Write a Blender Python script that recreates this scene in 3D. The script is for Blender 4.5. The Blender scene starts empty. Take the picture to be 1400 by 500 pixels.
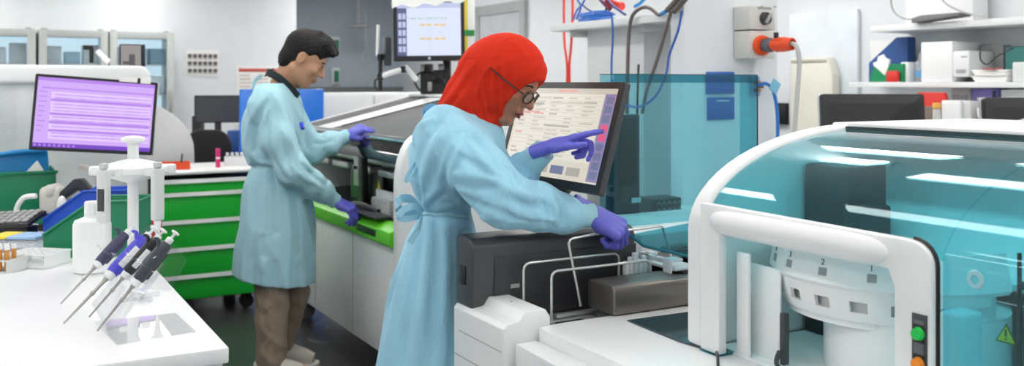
import bpy, bmesh, math, random
import numpy as np
from mathutils import Vector, Matrix, Euler

random.seed(7)
scene = bpy.context.scene
COL = scene.collection
YAW = math.radians(29.3)
S, C = math.sin(YAW), math.cos(YAW)
F, EYE = 1290.0, 1.48


def W(px, py, d=None, X=None, Y=None, Z=None):
    """World point seen at photo pixel (px,py): at depth d or on the plane X=, Y= or Z=."""
    u, v = (px - 700) / F, (113 - py) / F
    rx, ry = u * C + S, -u * S + C
    if X is not None: d = X / rx
    elif Y is not None: d = Y / ry
    elif Z is not None: d = (Z - EYE) / v
    return Vector((rx * d, ry * d, EYE + v * d))


# ------------------------------------------------------------------ materials
def lin(c):
    if isinstance(c, str):
        c = tuple(int(c[i:i + 2], 16) for i in (0, 2, 4))
    out = []
    for x in c:
        x = x / 255.0
        out.append(x / 12.92 if x <= 0.04045 else ((x + 0.055) / 1.055) ** 2.4)
    return tuple(out)


MATS = {}


def mat(name, rgb, rough=0.5, metal=0.0, bump=0.0, bscale=60.0, vary=0.03, vscale=6.0, coat=0.0, spec=0.5, sheen=0.0, sss=0.0):
    """Principled material whose tone and gloss are varied a little by procedural noise."""
    if name in MATS: return MATS[name]
    m = bpy.data.materials.new(name); m.use_nodes = True
    nt = m.node_tree; b = nt.nodes['Principled BSDF']
    col = lin(rgb)
    b.inputs['Roughness'].default_value = rough
    b.inputs['Metallic'].default_value = metal
    b.inputs['Specular IOR Level'].default_value = spec
    b.inputs['Coat Weight'].default_value = coat
    b.inputs['Sheen Weight'].default_value = sheen
    if sss:
        b.inputs['Subsurface Weight'].default_value = sss
        b.inputs['Subsurface Radius'].default_value = (0.01, 0.004, 0.002)
    tc = nt.nodes.new('ShaderNodeTexCoord')
    n = nt.nodes.new('ShaderNodeTexNoise'); n.inputs['Scale'].default_value = vscale; n.inputs['Detail'].default_value = 4
    nt.links.new(tc.outputs['Object'], n.inputs['Vector'])
    r = nt.nodes.new('ShaderNodeValToRGB')
    r.color_ramp.elements[0].position = 0.3; r.color_ramp.elements[1].position = 0.7
    r.color_ramp.elements[0].color = (*[max(0, c * (1 - 2 * vary)) for c in col], 1)
    r.color_ramp.elements[1].color = (*[min(1, c * (1 + vary)) for c in col], 1)
    nt.links.new(n.outputs['Fac'], r.inputs['Fac'])
    nt.links.new(r.outputs['Color'], b.inputs['Base Color'])
    if bump:
        n2 = nt.nodes.new('ShaderNodeTexNoise'); n2.inputs['Scale'].default_value = bscale; n2.inputs['Detail'].default_value = 5
        nt.links.new(tc.outputs['Object'], n2.inputs['Vector'])
        bp = nt.nodes.new('ShaderNodeBump'); bp.inputs['Strength'].default_value = bump; bp.inputs['Distance'].default_value = 0.01
        nt.links.new(n2.outputs['Fac'], bp.inputs['Height']); nt.links.new(bp.outputs['Normal'], b.inputs['Normal'])
    MATS[name] = m
    return m


def clear(name, tint, gloss=(1, 1, 1), rough=0.0, ior=1.45, haze=0.0, haze_col=(230, 235, 240)):
    """Clear tinted sheet: light passes straight through and is coloured, with a fresnel gloss on top."""
    if name in MATS: return MATS[name]
    m = bpy.data.materials.new(name); m.use_nodes = True
    nt = m.node_tree; nt.nodes.clear()
    out = nt.nodes.new('ShaderNodeOutputMaterial')
    t = nt.nodes.new('ShaderNodeBsdfTransparent'); t.inputs['Color'].default_value = (*tint, 1)
    g = nt.nodes.new('ShaderNodeBsdfGlossy'); g.inputs['Roughness'].default_value = rough; g.inputs['Color'].default_value = (*gloss, 1)
    lw = nt.nodes.new('ShaderNodeLayerWeight'); lw.inputs['Blend'].default_value = 0.5
    pw = nt.nodes.new('ShaderNodeMath'); pw.operation = 'POWER'; pw.inputs[1].default_value = 5
    f0 = ((ior - 1) / (ior + 1)) ** 2
    fr = nt.nodes.new('ShaderNodeMath'); fr.operation = 'MULTIPLY_ADD'; fr.inputs[1].default_value = 1 - f0; fr.inputs[2].default_value = f0
    nt.links.new(lw.outputs['Facing'], pw.inputs[0]); nt.links.new(pw.outputs[0], fr.inputs[0])
    mix = nt.nodes.new('ShaderNodeMixShader')
    src = t.outputs['BSDF']
    if haze:
        df = nt.nodes.new('ShaderNodeBsdfDiffuse'); df.inputs['Color'].default_value = (*lin(haze_col), 1)
        n = nt.nodes.new('ShaderNodeTexNoise'); n.inputs['Scale'].default_value = 9
        mm = nt.nodes.new('ShaderNodeMath'); mm.operation = 'MULTIPLY'; mm.inputs[1].default_value = haze * 2
        nt.links.new(n.outputs['Fac'], mm.inputs[0])
        mx = nt.nodes.new('ShaderNodeMixShader')
        nt.links.new(mm.outputs[0], mx.inputs['Fac']); nt.links.new(src, mx.inputs[1]); nt.links.new(df.outputs['BSDF'], mx.inputs[2])
        src = mx.outputs['Shader']
    nt.links.new(fr.outputs[0], mix.inputs['Fac'])
    nt.links.new(src, mix.inputs[1]); nt.links.new(g.outputs['BSDF'], mix.inputs[2])
    nt.links.new(mix.outputs['Shader'], out.inputs['Surface'])
    MATS[name] = m
    return m


def glow(name, rgb, strength=1.0, gloss=0.25):
    """A lit display colour: emission with a glossy front."""
    if name in MATS: return MATS[name]
    m = bpy.data.materials.new(name); m.use_nodes = True
    b = m.node_tree.nodes['Principled BSDF']
    b.inputs['Base Color'].default_value = (0.01, 0.01, 0.012, 1)
    b.inputs['Roughness'].default_value = gloss
    b.inputs['Emission Color'].default_value = (*lin(rgb), 1)
    b.inputs['Emission Strength'].default_value = strength
    MATS[name] = m
    return m


# ------------------------------------------------------------------ mesh builder
class MB:
    def __init__(self):
        self.v, self.f, self.mi = [], [], []
        self.M = Matrix.Identity(4); self.cur = 0

    def _add(self, vs, fs):
        b = len(self.v)
        self.v.extend((self.M @ Vector(p))[:] for p in vs)
        self.f.extend(tuple(b + i for i in f) for f in fs)
        self.mi.extend([self.cur] * len(fs))
        return self

    def _bm(self, bm):
        bm.verts.ensure_lookup_table()
        for i, v in enumerate(bm.verts): v.index = i
        self._add([v.co[:] for v in bm.verts], [[v.index for v in f.verts] for f in bm.faces])
        bm.free(); return self

    def box(self, lo, hi, bev=0.0, seg=2):
        lo, hi = [min(a, b) for a, b in zip(lo, hi)], [max(a, b) for a, b in zip(lo, hi)]
        bm = bmesh.new(); bmesh.ops.create_cube(bm, size=1.0)
        for v in bm.verts:
            v.co = Vector([lo[i] + (v.co[i] + .5) * (hi[i] - lo[i]) for i in range(3)])
        if bev:
            bev = min(bev, 0.49 * min(hi[i] - lo[i] for i in range(3)))
            bmesh.ops.bevel(bm, geom=bm.edges[:], offset=bev, segments=seg, profile=0.5, affect='EDGES')
        return self._bm(bm)

    def prism(self, poly, axis, a, b, bev=0.0, seg=2):
        """poly (2D) extruded along axis from a to b. x: (y,z)  y: (x,z)  z: (x,y)."""
        def P(p, t):
            return {'x': (t, p[0], p[1]), 'y': (p[0], t, p[1]), 'z': (p[0], p[1], t)}[axis]
        bm = bmesh.new()
        v0 = [bm.verts.new(P(p, a)) for p in poly]; v1 = [bm.verts.new(P(p, b)) for p in poly]
        n = len(poly)
        bm.faces.new(v0[::-1]); bm.faces.new(v1)
        for i in range(n): bm.faces.new((v0[i], v0[(i + 1) % n], v1[(i + 1) % n], v1[i]))
        bmesh.ops.recalc_face_normals(bm, faces=bm.faces[:])
        if bev: bmesh.ops.bevel(bm, geom=bm.edges[:], offset=bev, segments=seg, profile=0.5, affect='EDGES')
        return self._bm(bm)

    def sheet(self, pts, t):
        """A flat panel with thickness t from its corner points."""
        pts = [Vector(p) for p in pts]
        n = (pts[1] - pts[0]).cross(pts[-1] - pts[0]).normalized() * t
        k = len(pts)
        vs = pts + [p + n for p in pts]
        fs = [list(range(k))[::-1], list(range(k, 2 * k))] + [[i, (i + 1) % k, k + (i + 1) % k, k + i] for i in range(k)]
        return self._add(vs, fs)

    def face(self, pts):
        return self._add(pts, [list(range(len(pts)))])

    def cyl(self, a, b, r, r2=None, seg=20):
        return self.tube([a, b], [r, r if r2 is None else r2], seg)

    def tube(self, pts, r, seg=10, smooth=0, closed=False, flat=1.0):
        pts = [Vector(p) for p in pts]
        if smooth: pts = spline(pts, smooth, closed)
        n = len(pts)
        rs = r if isinstance(r, (list, tuple)) else [r] * n
        if len(rs) != n: rs = [rs[0] + (rs[-1] - rs[0]) * i / (n - 1) for i in range(n)] if len(rs) == 2 else list(np.interp(np.linspace(0, 1, n), np.linspace(0, 1, len(rs)), rs))
        T = []
        for i in range(n):
            if closed: t = pts[(i + 1) % n] - pts[i - 1]
            else: t = pts[min(i + 1, n - 1)] - pts[max(i - 1, 0)]
            T.append(t.normalized() if t.length > 1e-9 else Vector((0, 0, 1)))
        up = Vector((0, 0, 1)) if abs(T[0].z) < .9 else Vector((1, 0, 0))
        nn = (up - T[0] * up.dot(T[0])).normalized()
        vs = []
        for i in range(n):
            nn = (nn - T[i] * nn.dot(T[i])).normalized()
            bb = T[i].cross(nn)
            for k in range(seg):
                a = 2 * math.pi * k / seg
                vs.append(pts[i] + (nn * math.cos(a) * flat + bb * math.sin(a)) * rs[i])
        fs = []
        for i in range(n if closed else n - 1):
            j = (i + 1) % n
            for k in range(seg):
                l = (k + 1) % seg
                fs.append([i * seg + k, i * seg + l, j * seg + l, j * seg + k])
        if not closed:
            fs.append(list(range(seg))[::-1]); fs.append([(n - 1) * seg + k for k in range(seg)])
        return self._add(vs, fs)

    def lathe(self, prof, c=(0, 0, 0), axis='z', seg=28, a0=0.0, a1=360.0, close=False):
        full = abs(a1 - a0 - 360) < 1e-6
        k = seg if full else seg + 1
        vs = []
        for (r, z) in prof:
            for i in range(k):
                a = math.radians(a0 + (a1 - a0) * i / seg)
                p = (r * math.cos(a), r * math.sin(a), z)
                p = {'z': p, 'x': (p[2], p[0], p[1]), 'y': (p[1], p[2], p[0])}[axis]
                vs.append((c[0] + p[0], c[1] + p[1], c[2] + p[2]))
        fs = []
        m = len(prof)
        for j in range(m if close else m - 1):
            j2 = (j + 1) % m
            for i in range(seg):
                i2 = (i + 1) % k
                fs.append([j * k + i, j * k + i2, j2 * k + i2, j2 * k + i])
        if not close and full:
            if prof[0][0] > 1e-6: fs.append(list(range(k))[::-1])
            if prof[-1][0] > 1e-6: fs.append([(m - 1) * k + i for i in range(k)])
        if not full and close:
            fs.append([j * k for j in range(m)]); fs.append([j * k + seg for j in range(m)][::-1])
        return self._add(vs, fs)

    def ball(self, c, r, seg=16, rings=10):
        if not isinstance(r, (tuple, list)): r = (r, r, r)
        vs = [(c[0], c[1], c[2] + r[2])]
        for j in range(1, rings):
            t = math.pi * j / rings
            for i in range(seg):
                a = 2 * math.pi * i / seg
                vs.append((c[0] + r[0] * math.sin(t) * math.cos(a), c[1] + r[1] * math.sin(t) * math.sin(a), c[2] + r[2] * math.cos(t)))
        vs.append((c[0], c[1], c[2] - r[2]))
        fs = [[0, 1 + i, 1 + (i + 1) % seg] for i in range(seg)]
        for j in range(rings - 2):
            for i in range(seg):
                a, b = 1 + j * seg + i, 1 + j * seg + (i + 1) % seg
                fs.append([a, a + seg, b + seg, b])
        e = len(vs) - 1; o = 1 + (rings - 2) * seg
        fs += [[e, o + (i + 1) % seg, o + i] for i in range(seg)]
        return self._add(vs, fs)

    def text(self, s, size, o, right, up, depth=0.0005):
        """Lettering laid on a surface: lower-left corner o, reading along right."""
        cu = bpy.data.curves.new('lettering', 'FONT'); cu.body = s; cu.size = size; cu.extrude = depth
        ob = bpy.data.objects.new('lettering', cu); COL.objects.link(ob)
        dg = bpy.context.evaluated_depsgraph_get(); dg.update()
        me = bpy.data.meshes.new_from_object(ob.evaluated_get(dg))
        r, u = Vector(right).normalized(), Vector(up).normalized(); n = r.cross(u)
        vs = [Vector(o) + r * v.co.x + u * v.co.y + n * v.co.z for v in me.vertices]
        fs = [list(p.vertices) for p in me.polygons]
        bpy.data.objects.remove(ob); bpy.data.curves.remove(cu); bpy.data.meshes.remove(me)
        return self._add(vs, fs)

    def build(self, name, m, parent=None, world=False, angle=35, origin=None, smooth=True):
        me = bpy.data.meshes.new(name)
        vs = self.v
        if origin is not None: vs = [tuple(Vector(p) - Vector(origin)) for p in vs]
        me.from_pydata(vs, [], self.f)
        for x in (m if isinstance(m, (list, tuple)) else [m]): me.materials.append(x)
        me.polygons.foreach_set('material_index', self.mi)
        me.update()
        bm = bmesh.new(); bm.from_mesh(me)
        bmesh.ops.recalc_face_normals(bm, faces=bm.faces[:]); bm.to_mesh(me); bm.free()
        if smooth:
            me.shade_smooth(); me.set_sharp_from_angle(angle=math.radians(angle))
        o = bpy.data.objects.new(name, me); COL.objects.link(o)
        if origin is not None: o.location = origin
        if parent is not None:
            o.parent = parent
            if world: o.matrix_parent_inverse = wm(parent).inverted()
        return o


def wm(o):
    m = o.matrix_basis.copy()
    return (wm(o.parent) @ o.matrix_parent_inverse @ m) if o.parent else m


def spline(pts, k, closed=False):
    n = len(pts); out = []
    for i in range(n if closed else n - 1):
        g = (lambda q: pts[q % n]) if closed else (lambda q: pts[max(0, min(n - 1, q))])
        p0, p1, p2, p3 = g(i - 1), g(i), g(i + 1), g(i + 2)
        for j in range(k):
            t = j / k
            out.append(0.5 * ((2 * p1) + (p2 - p0) * t + (2 * p0 - 5 * p1 + 4 * p2 - p3) * t * t + (3 * p1 - p0 - 3 * p2 + p3) * t ** 3))
    if not closed: out.append(pts[-1].copy())
    return out


def tag(o, label, cat, group=None, kind=None):
    o['label'] = label; o['category'] = cat
    if group: o['group'] = group
    if kind: o['kind'] = kind
    return o


def thing(name, label, cat, loc=(0, 0, 0), rot=0.0, group=None):
    o = bpy.data.objects.new(name, None); COL.objects.link(o)
    o.empty_display_size = 0.05
    o.location = loc
    o.rotation_euler = rot if isinstance(rot, (tuple, list, Euler)) else (0, 0, rot)
    return tag(o, label, cat, group)


def struct(o):
    o['kind'] = 'structure'; return o


def dup(root, loc=None, rot=None, label=None, group=None):
    r = root.copy(); COL.objects.link(r)
    if loc is not None: r.location = loc
    if rot is not None: r.rotation_euler = rot if isinstance(rot, (tuple, list)) else (0, 0, rot)
    if label: r['label'] = label
    if group: r['group'] = group
    for ch in list(root.children):
        c = ch.copy(); COL.objects.link(c); c.parent = r
        for g in list(ch.children):
            d = g.copy(); COL.objects.link(d); d.parent = c
    return r


def rrect(x0, x1, z0, z1, r, k=6, corners=(1, 1, 1, 1)):
    """Rounded rectangle outline, corners: bl, br, tr, tl."""
    out = []
    for (cx, cz, a0, on, p) in ((x0 + r, z0 + r, 180, corners[0], (x0, z0)), (x1 - r, z0 + r, 270, corners[1], (x1, z0)),
                                (x1 - r, z1 - r, 0, corners[2], (x1, z1)), (x0 + r, z1 - r, 90, corners[3], (x0, z1))):
        if not on: out.append(p); continue
        for i in range(k + 1):
            a = math.radians(a0 + 90 * i / k)
            out.append((cx + r * math.cos(a), cz + r * math.sin(a)))
    return out


# ------------------------------------------------------------------ soft bodies: distance fields turned into one surface
def nrm(v):
    v = np.asarray(v, float); return v / np.linalg.norm(v)


class Field:
    def __init__(self, lo, hi, h):
        self.lo = np.array(lo, np.float32); self.h = h
        self.n = np.ceil((np.array(hi) - self.lo) / h).astype(int) + 1
        self.a = np.full(self.n, 0.3, np.float32)
        self.ax = [self.lo[i] + h * np.arange(self.n[i], dtype=np.float32) for i in range(3)]

    def sub(self, lo, hi):
        i0 = np.clip(np.floor((np.array(lo) - self.lo) / self.h).astype(int), 0, self.n)
        i1 = np.clip(np.ceil((np.array(hi) - self.lo) / self.h).astype(int) + 1, 0, self.n)
        sl = tuple(slice(a, b) for a, b in zip(i0, i1))
        g = (self.ax[0][sl[0]][:, None, None], self.ax[1][sl[1]][None, :, None], self.ax[2][sl[2]][None, None, :])
        return sl, g

    def put(self, sl, d, k, op='+'):
        a = self.a[sl]
        if a.size == 0: return
        if op == '+':
            if k <= 0: a = np.minimum(a, d)
            else:
                hh = np.clip(0.5 + 0.5 * (a - d) / k, 0, 1); a = a * (1 - hh) + d * hh - k * hh * (1 - hh)
        elif op == '-':
            d = -d
            if k <= 0: a = np.maximum(a, d)
            else:
                hh = np.clip(0.5 - 0.5 * (a - d) / k, 0, 1); a = a * (1 - hh) + d * hh + k * hh * (1 - hh)
        self.a[sl] = a

    def cone(self, p, q, r0, r1, k=0.02, op='+', squash=None):
        """Tapered limb from p to q. squash=(axis, factor) makes the section flatter along that axis."""
        p, q = np.array(p, float), np.array(q, float)
        m = max(r0, r1) + k + 0.04
        if squash is not None: m = m * max(1, 1 / squash[1]) if squash[1] < 1 else m
        sl, (x, y, z) = self.sub(np.minimum(p, q) - m, np.maximum(p, q) + m)
        ba = q - p; L2 = float(ba @ ba) + 1e-12
        dx, dy, dz = x - p[0], y - p[1], z - p[2]
        t = np.clip((dx * ba[0] + dy * ba[1] + dz * ba[2]) / L2, 0, 1)
        ex, ey, ez = dx - t * ba[0], dy - t * ba[1], dz - t * ba[2]
        if squash is not None:
            s = nrm(squash[0]); w = ex * s[0] + ey * s[1] + ez * s[2]
            e2 = ex * ex + ey * ey + ez * ez + w * w * (1 / squash[1] ** 2 - 1)
        else: e2 = ex * ex + ey * ey + ez * ez
        self.put(sl, np.sqrt(np.maximum(e2, 0)) - (r0 + (r1 - r0) * t), k, op)

    def chain(self, pts, rs, k=0.02, op='+', squash=None):
        for i in range(len(pts) - 1): self.cone(pts[i], pts[i + 1], rs[i], rs[i + 1], k, op, squash)

    def ell(self, c, r, k=0.02, op='+', R=None):
        c, r = np.array(c, float), np.array(r, float)
        m = r.max() + k + 0.04
        sl, (x, y, z) = self.sub(c - m, c + m)
        dx, dy, dz = x - c[0], y - c[1], z - c[2]
        if R is not None:
            R = np.array(R)
            dx, dy, dz = (R[0, 0] * dx + R[0, 1] * dy + R[0, 2] * dz, R[1, 0] * dx + R[1, 1] * dy + R[1, 2] * dz, R[2, 0] * dx + R[2, 1] * dy + R[2, 2] * dz)
        k0 = np.sqrt((dx / r[0]) ** 2 + (dy / r[1]) ** 2 + (dz / r[2]) ** 2)
        k1 = np.sqrt((dx / r[0] ** 2) ** 2 + (dy / r[1] ** 2) ** 2 + (dz / r[2] ** 2) ** 2)
        self.put(sl, k0 * (k0 - 1) / np.maximum(k1, 1e-6), k, op)

    def stack(self, secs, k=0.02, ang=0.0, op='+', power=2.0):
        """Horizontal sections (z, cx, cy, half length along facing, half width): torso, skirt."""
        secs = sorted(secs); z0, z1 = secs[0][0], secs[-1][0]
        mx = max(max(s[3], s[4]) for s in secs) + k + 0.05
        cx = [s[1] for s in secs]; cy = [s[2] for s in secs]
        sl, (x, y, z) = self.sub((min(cx) - mx, min(cy) - mx, z0 - 0.03), (max(cx) + mx, max(cy) + mx, z1 + 0.03))
        zz = z[0, 0, :]; zs = [s[0] for s in secs]
        def itp(vals):
            # smooth (monotone cubic-ish) interpolation over height
            t = np.interp(zz, zs, np.arange(len(zs))); i = np.clip(t.astype(int), 0, len(zs) - 2); f = t - i
            v = np.array(vals); v0, v1, v2, v3 = v[np.maximum(i - 1, 0)], v[i], v[i + 1], v[np.minimum(i + 2, len(v) - 1)]
            return (0.5 * (2 * v1 + (v2 - v0) * f + (2 * v0 - 5 * v1 + 4 * v2 - v3) * f ** 2 + (3 * v1 - v0 - 3 * v2 + v3) * f ** 3)).astype(np.float32)[None, None, :]
        X, Y, A, B = itp(cx), itp(cy), itp([s[3] for s in secs]), itp([s[4] for s in secs])
        dx, dy = x - X, y - Y
        ca, sa = math.cos(ang), math.sin(ang)
        u, v = dx * ca + dy * sa, -dx * sa + dy * ca
        e = (np.abs(u / A) ** power + np.abs(v / B) ** power) ** (1 / power)
        g = np.sqrt((u / A ** 2) ** 2 + (v / B ** 2) ** 2)
        d = np.where(g > 1e-6, (e - 1) * e / np.maximum(g, 1e-6), -0.1)
        d = np.clip(d, -0.2, 0.3) * 0.9
        d = np.maximum(d, np.maximum(z - z1, z0 - z))
        self.put(sl, d.astype(np.float32), k, op)

    def plane(self, p, n, k=0.0):
        """Cut away everything on the side n points to."""
        n = nrm(n)
        x, y, z = self.ax[0][:, None, None], self.ax[1][None, :, None], self.ax[2][None, None, :]
        d = -((x - p[0]) * n[0] + (y - p[1]) * n[1] + (z - p[2]) * n[2])
        self.put((slice(None),) * 3, d, k, '-')

    def ripple(self, waves, lo=None, hi=None, amp=1.0):
        """Cloth folds: waves = [(amp, kx,ky,kz, phase, warp)] evaluated only near the surface."""
        near = np.abs(self.a) < 0.05
        if lo is not None:
            i0 = np.clip(((np.array(lo) - self.lo) / self.h).astype(int), 0, self.n); i1 = np.clip(((np.array(hi) - self.lo) / self.h).astype(int), 0, self.n)
            msk = np.zeros_like(near); msk[i0[0]:i1[0], i0[1]:i1[1], i0[2]:i1[2]] = True; near &= msk
        I = np.nonzero(near)
        p = [self.ax[i][I[i]] for i in range(3)]
        s = np.zeros_like(p[0])
        for (a, kx, ky, kz, ph, wp) in waves:
            w = wp * (np.sin(5.1 * p[0] + 7.3 * p[2] + ph) + np.sin(6.7 * p[1] - 5.9 * p[2] + 2.1 * ph))
            v = np.sin(kx * p[0] + ky * p[1] + kz * p[2] + ph + w)
            s += a * (1 - 2 * np.abs(v)) if a > 0 else -a * v
        self.a[I] -= amp * s

    acc = None

    def fold(self, pts, r, depth, near=0.03):
        """A raised (depth>0) or sunk crease that follows the surface under the polyline pts."""
        pts = [np.array(p, float) for p in pts]
        if self.acc is None: self.acc = (np.zeros_like(self.a), np.zeros_like(self.a))
        for i in range(len(pts) - 1):
            p, q = pts[i], pts[i + 1]; m = 3 * r
            sl, (x, y, z) = self.sub(np.minimum(p, q) - m, np.maximum(p, q) + m)
            ba = q - p; L2 = float(ba @ ba) + 1e-12
            dx, dy, dz = x - p[0], y - p[1], z - p[2]
            t = np.clip((dx * ba[0] + dy * ba[1] + dz * ba[2]) / L2, 0, 1)
            e2 = (dx - t * ba[0]) ** 2 + (dy - t * ba[1]) ** 2 + (dz - t * ba[2]) ** 2
            g = depth * np.exp(-e2 / (r * r)); acc = self.acc[0 if depth > 0 else 1]; done = acc[sl]
            ng = np.maximum(done, g) if depth > 0 else np.minimum(done, g)
            self.a[sl] -= ng - done; acc[sl] = ng

    def at(self, p):
        t = (np.array(p) - self.lo) / self.h; i = np.floor(t).astype(int)
        if (i < 0).any() or (i >= self.n - 1).any(): return 0.3
        w = t - i; b = self.a[i[0]:i[0] + 2, i[1]:i[1] + 2, i[2]:i[2] + 2]
        b = b[0] * (1 - w[0]) + b[1] * w[0]; b = b[0] * (1 - w[1]) + b[1] * w[1]
        return float(b[0] * (1 - w[2]) + b[1] * w[2])

    def drape(self, J, pts, r, depth, d0, d1):
        """A crease lying on the visible side of the cloth, through pts; each point is dropped onto the surface."""
        out = self.dropped(J, pts, d0, d1)
        self._crease(out, r, depth)

    def dropped(self, J, pts, d0, d1):
        P = [q[:2] for q in spline([Vector((x, y, 0)) for x, y in pts], 5)]
        out = []
        for (x, y) in P:
            pv = None
            for d in np.arange(d0, d1, .006):
                v = self.at(J(x, y, d))
                if v < 0:
                    out.append(J(x, y, d - .006 * (0 if pv is None else -v / (pv - v + 1e-9)))); break
                pv = v
        return out

    def _crease(self, out, r, depth):
        n = len(out)
        for i in range(n - 1):
            if np.linalg.norm(out[i + 1] - out[i]) > .07: continue
            e = math.sin(math.pi * (i + .8) / (n + .6)) ** .5
            self.fold([out[i], out[i + 1]], r, depth * e)

    def mesh(self, name, m, parent=None, smooth=2):
        a = self.a; n = self.n; h = self.h
        s = a < 0
        c = np.zeros(tuple(n - 1), np.int8)
        for dx in (0, 1):
            for dy in (0, 1):
                for dz in (0, 1):
                    c += s[dx:n[0] - 1 + dx, dy:n[1] - 1 + dy, dz:n[2] - 1 + dz]
        act = (c > 0) & (c < 8)
        I = np.argwhere(act)
        idx = np.full(tuple(n - 1), -1, np.int32); idx[act] = np.arange(len(I))
        acc = np.zeros((len(I), 3)); cnt = np.zeros(len(I))
        cor = [(i, j, k) for i in (0, 1) for j in (0, 1) for k in (0, 1)]
        val = {q: a[I[:, 0] + q[0], I[:, 1] + q[1], I[:, 2] + q[2]] for q in cor}
        for q in cor:
            for d in range(3):
                if q[d] == 0:
                    w = list(q); w[d] = 1; w = tuple(w)
                    v0, v1 = val[q], val[w]
                    x = (v0 < 0) != (v1 < 0)
                    t = np.where(x, v0 / np.where(np.abs(v0 - v1) < 1e-12, 1e-12, v0 - v1), 0)
                    for e in range(3):
                        acc[:, e] += np.where(x, q[e] + (t if e == d else 0), 0)
                    cnt += x
        P = (I + acc / np.maximum(cnt, 1)[:, None]) * h + self.lo
        faces = []
        for d in range(3):
            sl0 = [slice(None)] * 3; sl1 = [slice(None)] * 3
            sl0[d] = slice(0, n[d] - 1); sl1[d] = slice(1, n[d])
            e = s[tuple(sl0)] != s[tuple(sl1)]
            E = np.argwhere(e)
            u, v = [(1, 2), (2, 0), (0, 1)][d]
            ok = (E[:, u] > 0) & (E[:, v] > 0) & (E[:, u] < n[u] - 1) & (E[:, v] < n[v] - 1)
            E = E[ok]
            ins = s[E[:, 0], E[:, 1], E[:, 2]]
            q = []
            for (du, dv) in ((-1, -1), (0, -1), (0, 0), (-1, 0)):
                k = E.copy(); k[:, u] += du; k[:, v] += dv
                q.append(idx[k[:, 0], k[:, 1], k[:, 2]])
            q = np.stack(q, 1)
            q[~ins] = q[~ins][:, ::-1]
            faces.append(q)
        faces = np.concatenate(faces)
        # relax a little
        if smooth:
            for _ in range(smooth):
                sm = np.zeros_like(P); ct = np.zeros(len(P))
                for i in range(4):
                    np.add.at(sm, faces[:, i], P[faces[:, (i + 1) % 4]]); np.add.at(sm, faces[:, i], P[faces[:, (i - 1) % 4]])
                    np.add.at(ct, faces[:, i], 2)
                P = P * 0.5 + 0.5 * sm / np.maximum(ct, 1)[:, None]
        me = bpy.data.meshes.new(name)
        me.vertices.add(len(P)); me.vertices.foreach_set('co', P.astype(np.float32).ravel())
        me.loops.add(faces.size); me.loops.foreach_set('vertex_index', faces.astype(np.int32).ravel())
        me.polygons.add(len(faces)); me.polygons.foreach_set('loop_start', (np.arange(len(faces)) * 4).astype(np.int32))
        me.update(calc_edges=True); me.validate()
        for x in (m if isinstance(m, (list, tuple)) else [m]): me.materials.append(x)
        me.shade_smooth()
        o = bpy.data.objects.new(name, me); COL.objects.link(o)
        if parent is not None: o.parent = parent
        return o
# ------------------------------------------------------------------ materials in the place
WHITE = mat('white_plastic', (233, 235, 236), 0.35, vary=0.01)
WHITE2 = mat('white_enamel', (226, 229, 230), 0.45, vary=0.015)
WALLM = mat('wall_paint', (226, 230, 234), 0.8, bump=0.03, bscale=200, vary=0.012)
WALLG = mat('blue_grey_wall_paint', (176, 186, 196), 0.8, bump=0.03, bscale=200, vary=0.02)
CEILM = mat('ceiling_paint', (232, 232, 232), 0.9)
GREYP = mat('grey_plastic', (168, 170, 170), 0.45)
LGREY = mat('light_grey_plastic', (205, 207, 206), 0.45)
DGREY = mat('dark_grey_plastic', (62, 64, 68), 0.4)
BLACKP = mat('black_plastic', (24, 24, 27), 0.35)
BLACKG = mat('black_gloss', (12, 12, 14), 0.08)
RUBBER = mat('black_rubber', (20, 20, 20), 0.7)
STEEL = mat('brushed_steel', (170, 168, 164), 0.3, 1.0, bump=0.02, bscale=300)
CHROME = mat('chrome', (220, 222, 224), 0.08, 1.0)
ALU = mat('satin_aluminium', (205, 207, 208), 0.35, 0.7)
BENCH = mat('white_bench_laminate', (236, 238, 240), 0.3, vary=0.01)
PAPER = mat('paper', (240, 240, 238), 0.8, vary=0.01)
GREEN = mat('green_enamel', (32, 205, 66), 0.35, vary=0.03)
LIME = mat('bright_green_plastic', (96, 196, 44), 0.3)
BINGREEN = mat('dark_green_plastic', (8, 122, 84), 0.4)
BLUEP = mat('blue_plastic', (18, 76, 190), 0.35)
NAVYB = mat('file_blue', (44, 86, 152), 0.5)
CYANP = mat('cyan_blue_plastic', (20, 132, 200), 0.4)
REDP = mat('red_plastic', (214, 48, 40), 0.4)
ORANGE = mat('orange_red_plastic', (236, 84, 36), 0.35)
BEIGE = mat('beige_plastic', (206, 204, 196), 0.5)
YELLOW = mat('yellow', (240, 214, 70), 0.5)

ACRYL = clear('clear_acrylic', (0.97, 0.975, 0.98), ior=1.45, haze=0.012)
GLASS = clear('window_glass', (0.93, 0.96, 0.97), ior=1.45)
FILM = clear('plastic_film', (0.95, 0.955, 0.96), ior=1.45, rough=0.12, haze=0.10)

# ------------------------------------------------------------------ camera
cam = bpy.data.cameras.new('camera'); co = bpy.data.objects.new('camera', cam); COL.objects.link(co)
co.location = (0, 0, EYE); co.rotation_euler = (math.radians(90), 0, -YAW)
cam.sensor_width = 36; cam.lens = F / 1400 * 36; cam.sensor_fit = 'HORIZONTAL'
cam.shift_y = -(250 - 113) / 1400
cam.clip_start = 0.05; cam.clip_end = 60
cam.dof.use_dof = True; cam.dof.focus_distance = 2.65; cam.dof.aperture_fstop = 3.6
scene.camera = co
vs = scene.view_settings
scene.display_settings.display_device = 'sRGB'
vs.view_transform = 'Standard'; vs.look = 'None'; vs.gamma = 1.0; vs.use_curve_mapping = False
vs.exposure = 0.1
scene.cycles.max_bounces = 10; scene.cycles.diffuse_bounces = 5; scene.cycles.glossy_bounces = 5
scene.cycles.transparent_max_bounces = 24; scene.cycles.caustics_reflective = False; scene.cycles.caustics_refractive = False
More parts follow.
